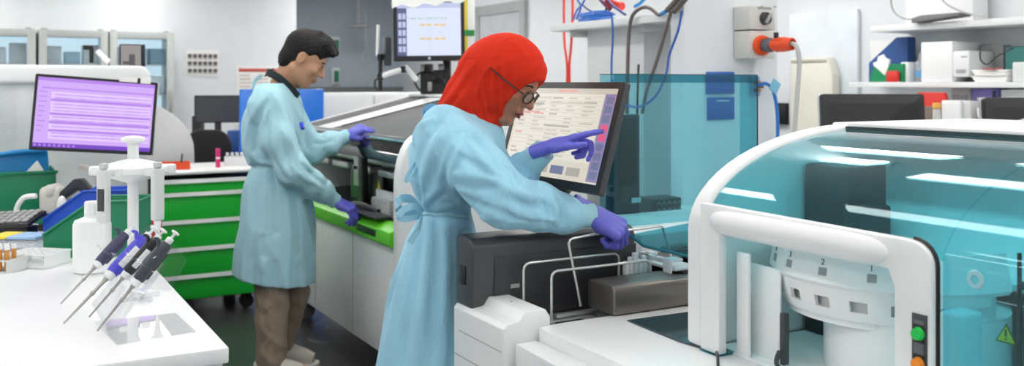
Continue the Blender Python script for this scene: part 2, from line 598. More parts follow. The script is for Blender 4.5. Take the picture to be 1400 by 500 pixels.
wd = bpy.data.worlds.new('world'); scene.world = wd; wd.use_nodes = True
wd.node_tree.nodes['Background'].inputs['Color'].default_value = (0.8, 0.85, 0.9, 1)
wd.node_tree.nodes['Background'].inputs['Strength'].default_value = 0.3

# ------------------------------------------------------------------ shell of the room
XL, XR, YN, YB, ZC = -3.4, 5.4, -2.6, 11.5, 2.9
floor_m = mat('dark_vinyl_floor', (66, 66, 68), 0.28, bump=0.02, bscale=120, vary=0.12, vscale=3)
nt = floor_m.node_tree
def wallbox(name, lo, hi, m):
    return struct(MB().box(lo, hi).build(name, m))
wallbox('floor', (XL - .1, YN - .1, -0.1), (XR + .1, 13.1, 0), floor_m)
wallbox('ceiling', (XL - .1, YN - .1, ZC), (XR + .1, 13.1, ZC + .1), CEILM)
wallbox('wall_left', (XL - .1, YN - .1, 0), (XL, YB + .1, ZC), WALLM)
wallbox('wall_front', (XL, YN - .1, 0), (XR, YN, ZC), WALLM)
wallbox('wall_right', (XR, YN - .1, 0), (XR + .1, 13.1, ZC), WALLM)
wallbox('wall_back', (XL, YB, 0), (3.39, YB + .1, ZC), WALLM)
wallbox('wall_recess', (3.39, 13.0, 0), (XR, 13.1, ZC), WALLG)
wallbox('wall_recess_side', (3.29, YB + .1, 0), (3.39, 13.1, ZC), WALLG)
wallbox('trim_recess', (3.4, 12.9, 0), (XR, 13.0, 1.42), mat('grey_dado', (112, 116, 118), 0.5))
# pier of white wall beside the machines, end-on to the room
pa = W(935, 200, Y=3.62)
wallbox('wall_partition', (pa.x, 3.62, 0), (3.62, 3.72, ZC), WALLM)

# whitish reflections painted as pale strips on the vinyl floor
sc = MB()
for (px, py, L, w, a) in ((440, 440, .22, .012, .5), (455, 448, .1, .03, 1.2), (425, 432, .12, .02, .2), (436, 466, .2, .008, 2.1)):
    p = W(px, py, Z=0.0)
    pts = [(p.x + math.cos(a) * L * (t - .5) + .03 * math.sin(5 * t + a), p.y + math.sin(a) * L * (t - .5), .0012) for t in (0, .25, .5, .75, 1)]
    l = [(q[0] - w * math.sin(a), q[1] + w * math.cos(a), q[2]) for q in pts]
    for i in range(4): sc.face([pts[i], pts[i + 1], l[i + 1], l[i]])
tag(sc.build('floor_painted_reflections', mat('pale_reflection', (150, 150, 148), 0.5)), 'pale scuff marks on the dark floor by the man\'s shoes', 'painted reflections', kind='stuff')

# ------------------------------------------------------------------ ceiling strip lights
LAMPS = [glow('light_diffuser_%d' % k, (255, 252, 247), e) for k, e in enumerate((11.5, 7.0, 11.5, 9.0, 11.0))]
for i, x in enumerate((-2.2, -0.35, 1.5, 3.0, 4.7)):
    for j, y in enumerate((-1.2, 1.7, 4.5, 7.4, 10.2)):
        if x > 4 and j: x = 4.15
        if i == 3 and j == 2: x += .4
        if i == 3 and j == 3: x += .4
        t = thing('ceiling_light', 'long white strip light fitted under the ceiling', 'ceiling light', (x, y, ZC), 0, 'ceiling strip lights')
        MB().box((-.16, -1.22, -.05), (.16, 1.22, -.001), .006).build('housing', WHITE2, t)
        MB().box((-.13, -1.18, -.062), (.13, 1.18, -.0505), .004).build('diffuser', LAMPS[j], t)

# ------------------------------------------------------------------ door on the right wall, far end
def yat(px): return W(px, 100, X=XR).y
y0, y1 = yat(722), yat(652)
d = MB(); d.box((XR - .05, y0, 2.30), (XR - .001, y1, 2.42)).box((XR - .05, y1 - .14, 0), (XR - .001, y1, 2.30)).box((XR - .05, y0, 0), (XR - .001, y0 + .12, 2.30))
dr = struct(MB().box((XR - .03, y0 + .12, 0.01), (XR - .002, y1 - .14, 2.30)).build('door_1', mat('grey_door', (188, 193, 198), 0.5)))
fr = d.build('door_frame', mat('grey_door_frame', (168, 172, 174), 0.5), dr)
hd = MB().cyl((XR - .03, y0 + .3, 1.05), (XR - .08, y0 + .3, 1.05), .012).box((XR - .09, y0 + .28, 1.04), (XR - .075, y0 + .42, 1.06), .004)
hd.build('door_handle', STEEL, dr)
# ================================================================== analyser with green tray rail (behind the man)
HOODG = mat('charcoal_hood_panel', (100, 102, 105), 0.62, spec=0.25)
VISOR = clear('smoked_visor', (0.34, 0.36, 0.37), ior=1.6)
INNER = mat('dark_interior', (22, 23, 25), 0.3)
Y0, Y1, X0, X1 = 4.10, 6.02, 1.70, 2.70
M = thing('analyser_green_rail', 'white floor-standing analyser with bright green tray rail and charcoal hood, behind the woman', 'lab analyser', (2.2, 5.06, 0))
B = lambda mb, n, m, p=None: mb.build(n, m, p or M, world=True)
b = MB(); b.box((X0, Y0 + .04, .15), (X1, Y1, .70), .02)
B(b, 'lower_cabinet', WHITE2)
b = MB()
for k in range(1, 3): b.box((X0 - .002, Y0 + (Y1 - Y0) * k / 3 - .002, .17), (X0 + .004, Y0 + (Y1 - Y0) * k / 3 + .002, .69))
B(b, 'panel_seam', GREYP)
for i, (x, y) in enumerate(((X0 + .08, Y0 + .12), (X0 + .08, Y0 + .28), (X0 + .08, Y1 - .2), (X0 + .9, Y0 + .2), (X0 + .9, Y1 - .2))):
    c = MB().cyl((x, y - .02, .05), (x, y + .02, .05), .05, seg=18).box((x - .03, y - .03, .07), (x + .03, y + .03, .149), .01)
    c.cyl((x, y - .026, .05), (x, y + .026, .05), .022, seg=12)
    B(c, 'caster', mat('caster_grey', (120, 122, 124), .4))
g = MB(); g.prism([(X0 - .045, .715), (X0 - .02, .70), (X0 + .058, .70), (X0 + .058, .80), (X0 + .03, .806), (X0 - .04, .775)], 'y', Y0 + .03, Y1, .004)
B(g, 'tray_rail', LIME)
for ya, yb in ((4.30, 4.55), (5.55, 5.80)): B(MB().box((X0 - .05, ya, .735), (X0 - .03, yb, .768), .004), 'rail_slot', mat('rail_slot_green', (26, 60, 20), .4))
s = MB()
for k in range(1, 4): s.box((X0 - .0415, Y0 + k * .48, .712), (X0 - .02, Y0 + k * .48 + .005, .774))
B(s, 'rail_seam', mat('rail_slot_green', (26, 60, 20), .4))
b = MB(); b.box((X0 + .06, Y0 + .05, .70), (X1 - .1, Y1 - .03, .80)); b.box((X1 - .25, Y0 + .05, .80), (X1 - .1, Y1 - .03, 1.3))
B(b, 'work_bay', INNER)
# bits inside the bay
b = MB()
for ya in (4.45, 4.85, 5.2, 5.55): b.box((X0 + .13, ya, .985), (X0 + .20, ya + .27, 1.02), .008)
b.cyl((X0 + .16, Y0 + .06, 1.055), (X0 + .16, Y1 - .06, 1.055), .018).box((X0 + .13, 5.02, .90), (X0 + .19, 5.10, 1.14), .01)
b.box((X0 + .26, 5.25, .82), (X0 + .36, 5.4, 1.16), .01).box((X0 + .26, 4.9, .95), (X0 + .34, 5.0, 1.16), .01)
b.box((X0 + .35, 4.2, .93), (X0 + .42, 5.9, .955), .006)
B(b, 'gantry', ALU)
b = MB(); b.box((X0 + .22, 5.24, .80), (X0 + .27, 5.40, .98), .006).box((X0 + .42, 4.25, .80), (X0 + .46, 5.0, .95), .006)
B(b, 'bay_panel', mat('deep_green_panel', (24, 100, 44), .35))
b = MB(); b.face([(X0 + .18, 4.86, .90), (X0 + .18, 4.80, .90), (X0 + .18, 4.83, .95)]); B(b, 'warning_sticker', YELLOW)
b = MB(); b.box((X0 + .181, 4.78, .80), (X0 + .21, 4.92, 1.02), .004); B(b, 'bay_post', BLACKP)
# sloping hood: charcoal panels with white stripe, smoked visor below
prof = [(1.78, 1.20), (1.84, 1.215), (2.58, 1.385), (2.66, 1.385), (2.66, 1.34), (2.58, 1.345), (1.84, 1.175), (1.78, 1.165)]
def hoodstrip(ya, yb, dz=0.0):
    return MB().prism([(x, z + dz) for x, z in prof], 'y', ya, yb, .004)
B(hoodstrip(Y0 + .05, 5.44), 'hood_panel', HOODG)
B(hoodstrip(5.445, 5.70, .002), 'hood_stripe', WHITE)
B(hoodstrip(5.705, Y1 - .02), 'hood_panel', HOODG)
b = MB().prism([(1.86, 1.2235), (2.56, 1.384), (2.56, 1.388), (1.86, 1.2275)], 'y', 5.37, 5.385)
B(b, 'hood_seam', BLACKP)
b = MB().tube([(1.775, Y0 + .05, 1.20), (1.775, Y1 - .02, 1.20)], .016, 10); B(b, 'chrome_edge', CHROME)
b = MB().box((2.56, Y0 + .05, 1.386), (2.68, Y1, 1.405), .004); B(b, 'rear_edge', WHITE)
vz = [(1.775, 1.19)] + [(1.775 - .05 * math.sin(t * math.pi / 2), 1.19 - .10 * t) for t in (.25, .5, .75, 1)]
b = MB().prism(vz + [(x + .006, z) for x, z in vz[::-1]], 'y', Y0 + .06, Y1 - .03); B(b, 'visor', VISOR)
b = MB().prism([(1.79, 1.165), (1.755, 1.16), (1.765, .80), (1.80, .80)], 'y', 4.765, 4.825, .004); B(b, 'bay_post', BLACKP)
# end cheeks
ck = [(X0 - .02, .16), (X0 - .02, 1.0)] + [(X0 + .10 - .12 * math.cos(math.radians(a)), 1.0 + .24 * math.sin(math.radians(a))) for a in range(15, 91, 15)] + [(2.60, 1.405), (X1, 1.39), (X1, .16)]
b = MB().prism(ck, 'y', Y0 - .03, Y0 + .04, .012, 3); B(b, 'end_cheek', WHITE)
b = MB().prism([(X0 + .04, .70), (X0 + .04, 1.0), (1.78, 1.2), (2.60, 1.40), (X1, 1.39), (X1, .70)], 'y', Y1 - .02, Y1 + .02, .006, 2); B(b, 'end_cheek', WHITE)
b = MB().box((X1 - .06, Y0 + .04, .15), (X1, Y1, 1.36), .01); B(b, 'rear_panel', WHITE2)

# rack of white tubes on the rail
r = thing('tube_rack_in_bay', 'white rack of capped tubes behind the green rail, at the man\'s right hand', 'tube rack', (X0 + .10, 4.53, .8015))
b = MB().box((-.03, -.12, .0), (.03, .12, .085), .004)
for k in range(7): b.box((-.033, -.112 + k * .034, .006), (-.0301, -.090 + k * .034, .08))
b.build('rack_body', LGREY, r)
for k in range(7):
    MB().cyl((0, -.10 + k * .034, .0855), (0, -.10 + k * .034, .125), .012).build('tube', WHITE, r)
t = MB().box((-.14, -.30, .0), (-.05, .10, .012), .004).tube([(-.05, -.12, .012), (-.09, .0, .035), (-.10, .12, .03)], .014, 8, 4)
t.build('sample_tray', DGREY, None, origin=None)
o = bpy.data.objects['sample_tray']; o.location = (X0 + .10, 4.62, .815)
tag(o, 'dark grey sample tray half drawn out over the green rail', 'tray')

# ================================================================== middle analyser (the woman leans over it)
DARKB = mat('graphite_panel', (70, 71, 74), 0.38)
DARKB2 = mat('graphite_gloss', (52, 53, 56), 0.28)
GUN = mat('gunmetal_cover', (118, 113, 108), 0.32, 0.75, bump=0.015, bscale=400)
TEAL = clear('teal_acrylic', (0.53, 0.845, 0.895), ior=1.5)
TEALH = clear('teal_canopy', (0.60, 0.905, 0.945), ior=1.5)
TEAL2 = clear('teal_acrylic_light', (0.30, 0.66, 0.73), ior=1.5)
MX = thing('sample_loading_analyser', 'low white analyser with open graphite loading bay, below the woman\'s right arm', 'lab analyser', (1.7, 2.5, 0))
B = lambda mb, n, m, p=None: mb.build(n, m, p or MX, world=True)
YF, YD = 2.60, 2.49            # far end; face of the dark back box
fx = lambda y: 1.25 + (2.60 - y) * .03 * 0
# white front body left of the deck
b = MB().prism([(1.25, .02), (1.25, .800), (1.262, .812), (1.30, .818), (1.318, .842), (1.385, .842), (1.40, .82), (1.40, .02)], 'y', 2.274, 2.59, .003)
B(b, 'front_body', WHITE)
b = MB()
for (ya, yb, z) in ((2.285, 2.55, .735), (2.28, 2.42, .66), (2.42, 2.585, .66), (2.28, 2.585, .58)): b.box((1.2485, ya, z), (1.252, yb, z + .003))
for (x, y) in ((1.345, 2.53), (1.345, 2.40)): B(MB().cyl((x, y, .8421), (x, y, .8435), .004, seg=10), 'screw', GREYP)
B(b, 'seam', mat('seam_grey', (176, 178, 180), .5))
# ledge and deck reaching toward the camera
BD = lambda mb, n, m: DECK.append((mb, n, m)); DECK = []
b = MB().prism([(1.345, 2.255), (1.275, 2.255), (1.245, 1.6), (1.29, .6), (1.345, .6)], 'z', .02, .765, .006); BD(b, 'front_ledge', WHITE)
wa, wb, wc, wd_ = W(858, 438, Z=.80), W(960, 424, Z=.80), W(960, 476, Z=.80), W(930, 467, Z=.80)
def deckpoly(z0, z1):
    return MB().prism([(1.35, 2.255), (1.345, 1.6), (1.40, .6), (2.7, .6), (2.7, 2.268), (1.43, 2.268), (1.40, 2.265)], 'z', z0, z1, .006)
BD(deckpoly(.02, .80), 'deck', WHITE)
b = MB().sheet([(p.x, p.y, .8003) for p in (wa, wd_, wc, wb)], .0015); BD(b, 'deck_window', mat('teal_black_window', (16, 56, 66), .08))
b = MB().tube([W(p, q, Z=.8015) for p, q in ((858, 438), (930, 467), (960, 476))], .0025, 6); BD(b, 'window_seal', mat('seal_grey', (60, 70, 74), .5))
# dark back box with rounded top corner
prof = [(YD, .72), (YD, .98)] + [(YD + .03 - .03 * math.cos(a), .98 + .035 * math.sin(a)) for a in np.linspace(0.2, math.pi / 2, 5)] + [(YF - .01, 1.02), (YF + .0, 1.0), (YF, .72)]
b = MB().prism(prof, 'x', 1.262, 1.86, .008, 3); B(b, 'back_box', DARKB)
b = MB().box((1.335, YD - .004, .72), (1.86, YD - .0005, .958), .002); B(b, 'back_panel', DARKB2)
b = MB().box((1.2575, 2.53, .875), (1.264, 2.57, .93), .002); B(b, 'port', BLACKP)
b = MB().box((1.39, YD - .006, .86), (1.42, YD - .0042, .872)); B(b, 'bay_label', GREYP)
b = MB().box((1.262, 2.493, .02), (1.86, YF, .719), .004); B(b, 'back_body', WHITE2)
# bay floor with silver runners
b = MB().box((1.40, 2.276, .60), (1.93, YD - .001, .72)); B(b, 'bay_floor', mat('bay_floor_grey', (96, 96, 92), .35, .4))
b = MB()
for x in (1.43, 1.50, 1.57, 1.64): b.box((x, 2.29, .7205), (x + .055, 2.455, .772), .004)
b.box((1.44, 2.34, .774), (1.56, 2.36, .784), .002).box((1.50, 2.40, .774), (1.66, 2.42, .784), .002)
b.box((1.42, 2.46, .7205), (1.75, 2.475, .77), .004)
B(b, 'runner', ALU)
b = MB().box((1.44, 2.285, .774), (1.53, 2.315, .79), .004); B(b, 'bay_block', RUBBER)
b = MB()
for k in range(6): b.box((1.77 + .018 * k, 2.42, .80), (1.784 + .018 * k, 2.44, .915 + .012 * (k % 3)), .003)
B(b, 'white_clip', WHITE)
# rail with brackets at the right of the bay
b = MB().box((1.895, 2.29, .60), (1.93, 2.49, .895)).box((1.86, YD + .001, .60), (2.7, 2.60, .895)); B(b, 'side_body', DARKB2)
b = MB().box((1.87, 2.30, .8955), (1.965, 2.50, .905), .003); B(b, 'side_rail', WHITE2)
b = MB()
for y in (2.455, 2.33): b.box((1.86, y - .02, .87), (1.868, y + .02, .93), .003).box((1.862, y - .02, .922), (1.91, y + .02, .932), .003)
b.box((1.86, 2.35, .915), (1.868, 2.45, .93), .002)
B(b, 'rail_bracket', WHITE)
b = MB().cyl((1.93, 2.44, .935), (1.99, 2.42, .945), .014).cyl((1.99, 2.42, .945), (2.02, 2.41, .95), .009); B(b, 'pneumatic_fitting', STEEL)
# gunmetal cover box on the deck
prof = rrect(2.245, 2.385, .8015, .888, .02, 5, (0, 0, 1, 1))
b = MB().prism(prof, 'x', 1.60, 2.45, .006, 3); B(b, 'cover_box', GUN)
# rear base under the teal screen
b = MB().box((1.965, 2.601, .05), (2.72, 3.05, .96), .01).box((1.966, 2.24 + .15, .60), (2.7, 2.49, .86), .006); B(b, 'rear_base', WHITE2)
b = MB()
for k, (x, y) in enumerate(((2.02, 2.42), (2.14, 2.44), (2.26, 2.43))): b.box((x, y - .05, .861), (x + .09, y + .04, .93 + .02 * (k % 2)), .015, 3)
B(b, 'rear_block', BLACKG)
# wire guards standing in the bay
WIRE = mat('wire_steel', (216, 217, 216), 0.25, .6)
def wire(pts, r=.0042):
    B(MB().tube(pts, r, 8), 'wire_guard', WIRE)
def arch(x0, x1, y, z0, z1, rr=.02, z2=None):
    pts = [(x0, y, z0), (x0, y, z1 - rr)]
    for a in (30, 60, 90): pts.append((x0 + rr * (1 - math.cos(math.radians(a))), y, z1 - rr + rr * math.sin(math.radians(a))))
    for a in (0, 30, 60, 90): pts.append((x1 - rr + rr * math.sin(math.radians(a)), y, z1 - rr + rr * math.cos(math.radians(a))))
    pts.append((x1, y, z0 if z2 is None else z2)); wire(pts)
a0, a1 = W(716, 360, Y=2.44), W(846, 345, Y=2.44); arch(a0.x, a1.x, 2.44, .735, a0.z, z2=.80)
a0, a1 = W(754, 372, Y=2.36), W(889, 358, Y=2.36); arch(a0.x, a1.x, 2.36, .735, a0.z + .002, z2=.80)
p0, p1, p2, p3, p4 = W(794, 418, Y=2.40), W(777, 327, Y=2.40), W(812, 320, Y=2.42), W(907, 309, Y=2.44), W(923, 369, Y=2.40)
wire([p0, p1 + Vector((.001, 0, -.012)), p1 + Vector((.006, 0, -.002)), p1 + Vector((.015, 0, .001)), p2, p3 + Vector((-.012, 0, .001)), p3 + Vector((-.003, 0, -.003)), p3 + Vector((0, 0, -.012)), p4])
# teal flap raised by her hand and the tall teal screen behind
# the screen standing on the rear base
sx0, sx1, sy, sz0, sz1 = 1.967, 2.652, 2.76, .962, 1.508
TS = thing('teal_safety_screen', 'tall upright teal acrylic screen standing behind the open loading bay', 'safety screen', ((sx0 + sx1) / 2, sy, sz0))
b = MB().box((sx0, sy, sz0), (sx1, sy + .006, sz1)); b.build('front_pane', TEAL, TS, world=True)
b = MB().box((sx0, sy + .0065, sz0), (sx0 + .006, sy + .09, sz1)); b.build('side_pane', TEAL, TS, world=True)
b = MB().box((sx1 - .006, sy + .0065, sz0), (sx1, sy + .09, sz1)); b.build('side_pane', TEAL, TS, world=True)
b = MB().box((sx0, sy - .003, sz1 - .028), (sx1, sy - .0005, sz1 + .001)); b.build('top_band', TEAL2, TS, world=True)
b = MB().box((sx0, sy - .003, sz1 + .001), (sx1, sy + .09, sz1 + .004)); b.build('top_edge', mat('teal_edge', (20, 84, 98), .2), TS, world=True)
b = MB().box((sx1 + .0005, sy - .002, sz0), (sx1 + .004, sy + .003, sz1)); b.build('edge_strip', mat('teal_edge', (20, 84, 98), .2), TS, world=True)
f0, f1, f2, f3 = W(862, 322, d=2.98), W(880, 336, d=2.93), W(950, 352, d=2.86), W(955, 304, d=3.06)
FL = thing('teal_flap', 'glossy teal flap lying open at the woman\'s right glove', 'cover', f1)
b = MB().sheet([f0, f1, f2, f3], .005); b.build('pane', TEAL2, FL, world=True)
b = MB().tube([f0, f1, f2], .005, 8); b.build('lip', mat('teal_solid', (22, 108, 124), .12), FL, world=True)

# ================================================================== right analyser with big teal hood
R = thing('carousel_analyser', 'large white analyser with curved teal hood and sample carousel, nearest the camera on the right', 'lab analyser', (1.9, 1.4, 0))
B = lambda mb, n, m, p=None: mb.build(n, m, p or R, world=True)
for mb_, n_, m_ in DECK: B(mb_, n_, m_)
XF, YE, YNR = 1.618, 1.925, -.35
def hoodcurve(off=0.0, n=16, a0=0.0, a1=90.0):
    return [(2.2 - (.60 - off) * math.cos(math.radians(a0 + (a1 - a0) * i / n)), 1.10 + (.262 - off) * math.sin(math.radians(a0 + (a1 - a0) * i / n))) for i in range(n + 1)]
# far end cheek
out = [(XF - .018, .801)] + hoodcurve() + [(2.75, 1.362), (2.75, .801)]
inn = [(XF + .012, .80), (XF + .012, 1.05)] + hoodcurve(.035)
b = MB().prism(out, 'y', YE - .062, YE, .014, 3); B(b, 'end_cheek', WHITE)
# teal canopy
cv = hoodcurve(.012, 22, -4, 84); ci = hoodcurve(.016, 22, -4, 84)
cv = [(XF + .004, .86)] + [(max(x, XF + .004), z) for x, z in cv]; ci = [(XF + .008, .86)] + [(max(x, XF + .008), z) for x, z in ci]
def shell(b, o_, i_, ya_, yb_):
    n = len(o_)
    vsx = [(x, y, z) for y in (ya_, yb_) for (x, z) in o_] + [(x, y, z) for y in (ya_, yb_) for (x, z) in i_]
    fs = []
    for i in range(n - 1):
        fs.append([i, i + 1, n + i + 1, n + i]); fs.append([2 * n + i, 3 * n + i, 3 * n + i + 1, 2 * n + i + 1])
    fs += [[0, n, 3 * n, 2 * n], [n - 1, 3 * n - 1, 4 * n - 1, 2 * n - 1]] + [[i, 2 * n + i, 2 * n + i + 1, i + 1] for i in range(n - 1)] + [[n + i, n + i + 1, 3 * n + i + 1, 3 * n + i] for i in range(n - 1)]
    b._add(vsx, fs)
ku = next(i for i, p in enumerate(cv) if p[1] > 1.118)
b = MB(); shell(b, cv[ku:], ci[ku:], YE - .064, 1.185); shell(b, cv, ci, 1.185, YNR); B(b, 'canopy', TEALH)

# white roof strip and grey seal
b = MB().box((2.14, YNR, 1.350), (2.76, YE, 1.366), .005); B(b, 'roof_panel', WHITE)
b = MB().box((2.128, YNR, 1.348), (2.14, YE - .06, 1.357)); B(b, 'roof_seal', mat('seal_dark', (40, 60, 64), .4))
b = MB().prism([(2.05, 1.02), (2.44, 1.33), (2.46, 1.31), (2.07, 1.0)], 'y', YNR + .02, YE - .064); B(b, 'added_bounce_slope', mat('inner_white', (238, 242, 243), .5))  # white slope added to catch ceiling light and brighten the hood's inside
b = MB().box((2.72, YNR, .81), (2.76, YE - .063, 1.35), .004); B(b, 'rear_panel', mat('pale_inner', (214, 222, 226), .5))
b = MB().box((1.41, YNR, .02), (2.72, .599, .80), .004); B(b, 'base', WHITE)
b = MB().box((XF + .02, .595, .8005), (2.72, YE - .07, .806)); B(b, 'inner_deck', mat('inner_white', (238, 242, 243), .5))
# white bezel framing the carousel mouth
ya, yb = 1.190, 1.862      # near edge, far edge
def bez(y): return y
poly = rrect(ya, yb, .803, 1.168, .045, 8, (0, 0, 1, 0))
hole = rrect(ya + .085, yb - .085, .803, 1.085, .03, 6, (0, 0, 1, 1))
# bezel as a ring: two uprights, one lintel
b = MB()
up = [(ya, .803), (ya + .085, .803), (ya + .085, 1.07), (ya + .10, 1.105), (yb - .09, 1.112), (yb - .072, 1.095), (yb - .072, .803), (yb, .803), (yb, 1.175)]
rc = [(ya + .05 - .05 * math.sin(math.radians(a)), 1.125 + .045 * math.cos(math.radians(a))) for a in range(0, 91, 15)]
b.prism(up + rc, 'x', XF - .025, XF + .001, .005, 2); B(b, 'bezel', WHITE)
b = MB()   # bulged brow over the mouth
ys = np.linspace(ya + .095, yb - .035, 24)
rings = []
for y in ys:
    t = (y - ys[0]) / (ys[-1] - ys[0]); e = math.sqrt(max(0.0, 1 - (2 * t - 1) ** 8)); zc = 1.135
    rings.append([(XF - .022 - .030 * e * math.cos(a), y, zc + .032 * max(e, .25) * math.sin(a)) for a in np.linspace(-math.pi / 2, math.pi / 2, 9)])
k = 9
b._add([p for r_ in rings for p in r_], [[i * k + j, i * k + j + 1, (i + 1) * k + j + 1, (i + 1) * k + j] for i in range(len(rings) - 1) for j in range(k - 1)] + [list(range(k)), [(len(rings) - 1) * k + j for j in range(k)]])
B(b, 'brow', WHITE)
# black gasket down the near side of the bezel
b = MB().tube([(XF - .008, ya - .003, .81), (XF - .008, ya - .003, 1.125)] + [(XF - .008, ya + .05 - .053 * math.cos(a), 1.125 + .048 * math.sin(a)) for a in np.linspace(.2, math.pi / 2, 6)], .004, 6); B(b, 'gasket', BLACKP)
# carousel: curved white tube shelf with numbered tabs
cc = (XF + .335, (ya + yb) / 2 + .03)
CR = MB().lathe([(.232, 1.02), (.275, 1.02), (.275, 1.063), (.285, 1.066), (.300, .985), (.292, .975), (.240, .975)], (cc[0], cc[1], .042), 'z', 64, 90, 270, close=True)
carousel = B(CR, 'carousel_shelf', WHITE)
CR2 = MB()
nt_ = 9
for i in range(nt_):
    a0 = 100 + i * 160 / nt_; a1 = a0 + 160 / nt_
    CR2.lathe([(.270, .925), (.280, .925), (.292, .975), (.282, .975)], (cc[0], cc[1], .042), 'z', 8, a0, a0 + (a1 - a0) * .55, close=True)
    CR2.lathe([(.276, .952), (.286, .952), (.292, .975), (.282, .975)], (cc[0], cc[1], .042), 'z', 6, a0 + (a1 - a0) * .55, a1, close=True)
    CR2.lathe([(.262, .905), (.272, .905), (.280, .927), (.270, .927)], (cc[0], cc[1], .042), 'z', 8, a0, a1, close=True)
CR2.lathe([(.256, .93), (.262, .93), (.262, 1.03), (.256, 1.03)], (cc[0], cc[1], 0), 'z', 48, 90, 270, close=True)
B(CR2, 'scalloped_skirt', WHITE)
b = MB().lathe([(.205, .803), (.205, .96)], (cc[0] - .03, cc[1] - .075, 0), 'z', 56); B(b, 'drum', WHITE)
for i, (num, ang) in enumerate((('4', 150), ('3', 166), ('2', 187), ('1', 209))):
    a = math.radians(ang); rad = Vector((math.cos(a), math.sin(a), 0)); rt = Vector((-math.sin(a), math.cos(a), 0)) ; tilt = Vector((-rad.x * .12, -rad.y * .12, 1)).normalized()
    # tab on the sloping lip
    rsz = lambda z: .2855 + (1.108 - z) / .081 * .015
    o_ = Vector((cc[0], cc[1], 0)) + rad * (rsz(1.044) + .0006) + Vector((0, 0, 1.044))
    b = MB(); dn = Vector((rad.x * .185, rad.y * .185, -1)).normalized()
    q = [o_ + rt * -.010, o_ + rt * .010, o_ + rt * .010 - dn * .018, o_ + rt * -.010 - dn * .018]
    b.sheet([p - rad * .0005 for p in q], .0012); B(b, 'tab', mat('tab_grey', (150, 152, 154), .5), carousel)
    b = MB().text(num, .019, o_ - dn * .024 + rad * -.0005 + rt * -.006, rt, -dn); B(b, 'number', mat('print_grey', (84, 86, 90), .6), carousel)
# inner white uprights beside the drum
b = MB().box((XF + .02, yb - .128, .803), (XF + .03, yb - .085, 1.06), .004); B(b, 'inner_upright', WHITE)
b = MB().box((XF + .055, W(1066, 440, X=XF + .055).y, .806), (XF + .062, W(1014, 400, X=XF + .055).y, 1.03), .002); B(b, 'inner_upright', WHITE)
b = MB().box((XF - .03, yb - .075, .8015), (XF + .03, yb - .002, .806), .002); B(b, 'mouth_strip', TEAL2)
b = MB().tube([W(978, 476, Z=.805), W(981, 486, Z=.81), W(982, 505, Z=.80)], .004, 6, 3); B(b, 'cable_clip', BLACKP)
yq = W(1070, 445, X=XF + .05).y
b = MB().box((XF + .045, yq - .008, .806), (XF + .065, yq + .006, .93), .003).tube([(XF + .04, yq, .84), (XF + .02, yq - .01, .816), (XF - .0, yq - .06, .809)], .006, 6, 4); B(b, 'latch', DGREY)
# control strip with green and orange buttons
yc = W(1258, 460, X=XF - .0255).y
b = MB().box((XF - .0285, yc - .017, .850), (XF - .0255, yc + .017, 1.030), .001); B(b, 'control_strip', mat('strip_dark', (64, 68, 70), .3))
b = MB().box((XF - .0293, yc - .010, .862), (XF - .0287, yc + .012, 1.018), .0002); B(b, 'strip_plate', mat('strip_plate', (96, 100, 102), .4))
zc = W(1258, 456, X=XF - .028).z
b = MB().cyl((XF - .0297, yc, zc), (XF - .040, yc, zc), .0135, .011, 20); B(b, 'green_button', mat('button_green', (40, 200, 84), .25))
zc2 = W(1258, 497, X=XF - .028).z
b = MB().cyl((XF - .0297, yc, zc2), (XF - .040, yc, zc2), .0135, .011, 20); B(b, 'orange_button', mat('button_orange', (240, 140, 40), .25))
b = MB().box((XF - .0305, yc - .013, zc - .018), (XF - .0296, yc + .013, zc + .018), .0002).box((XF - .0305, yc - .013, zc2 - .018), (XF - .0296, yc + .013, zc2 + .018), .0002); B(b, 'button_surround', BLACKP)
# what shows inside the hood
b = MB().box((1.95, 1.70, .8065), (2.10, 1.852, 1.262), .01).box((1.93, 1.645, .8065), (2.05, 1.699, 1.165), .01); B(b, 'pump_module', DGREY)
b = MB().box((2.0, YNR + .1, .926), (2.415, 1.18, .985), .01).box((1.96, YNR + .1, .985), (2.03, 1.19, 1.015)); B(b, 'inner_shelf', BLACKG)
b = MB().box((1.69, 1.192, .806), (1.76, 1.246, 1.02), .010, 3); B(b, 'reagent_block', mat('reagent_block_white', (196, 222, 228), .4))
b = MB().cyl((1.70, 1.08, .806), (1.70, 1.08, 1.16), .004).cyl((1.70, 1.08, 1.10), (1.70, 1.05, 1.10), .008); B(b, 'guide_rod', BLACKP)
b = MB().lathe([(.008, 0), (.016, 0), (.018, .002), (.016, .004), (.008, .004)], (0, 0, 0), 'x', 24, close=True)
for i, p in enumerate(b.v): b.v[i] = (p[0] + 1.6165, p[1] + 1.114, p[2] + 1.112)
B(b, 'canopy_knob', mat('clear_knob', (150, 200, 210), .2))
b = MB().box((1.70, YNR + .1, .8065), (1.95, 1.04, .905), .008); B(b, 'front_trough', mat('trough_teal_white', (176, 208, 214), .5))
pw = W(1376, 456, X=1.6985)
b = MB().sheet([(pw.x, pw.y + .022, pw.z - .018), (pw.x, pw.y - .022, pw.z - .018), (pw.x, pw.y, pw.z + .020)], .0008); w_ = B(b, 'warning_label', BLACKP)
b = MB().sheet([(pw.x - .0012, pw.y + .018, pw.z - .0155), (pw.x - .0012, pw.y - .018, pw.z - .0155), (pw.x - .0012, pw.y, pw.z + .0155)], .0004); B(b, 'label_face', YELLOW, w_)
b = MB().box((pw.x - .0026, pw.y - .0016, pw.z - .005), (pw.x - .002, pw.y + .0016, pw.z + .008)).box((pw.x - .0026, pw.y - .0016, pw.z - .012), (pw.x - .002, pw.y + .0016, pw.z - .008)); B(b, 'exclamation_mark', BLACKP, w_)
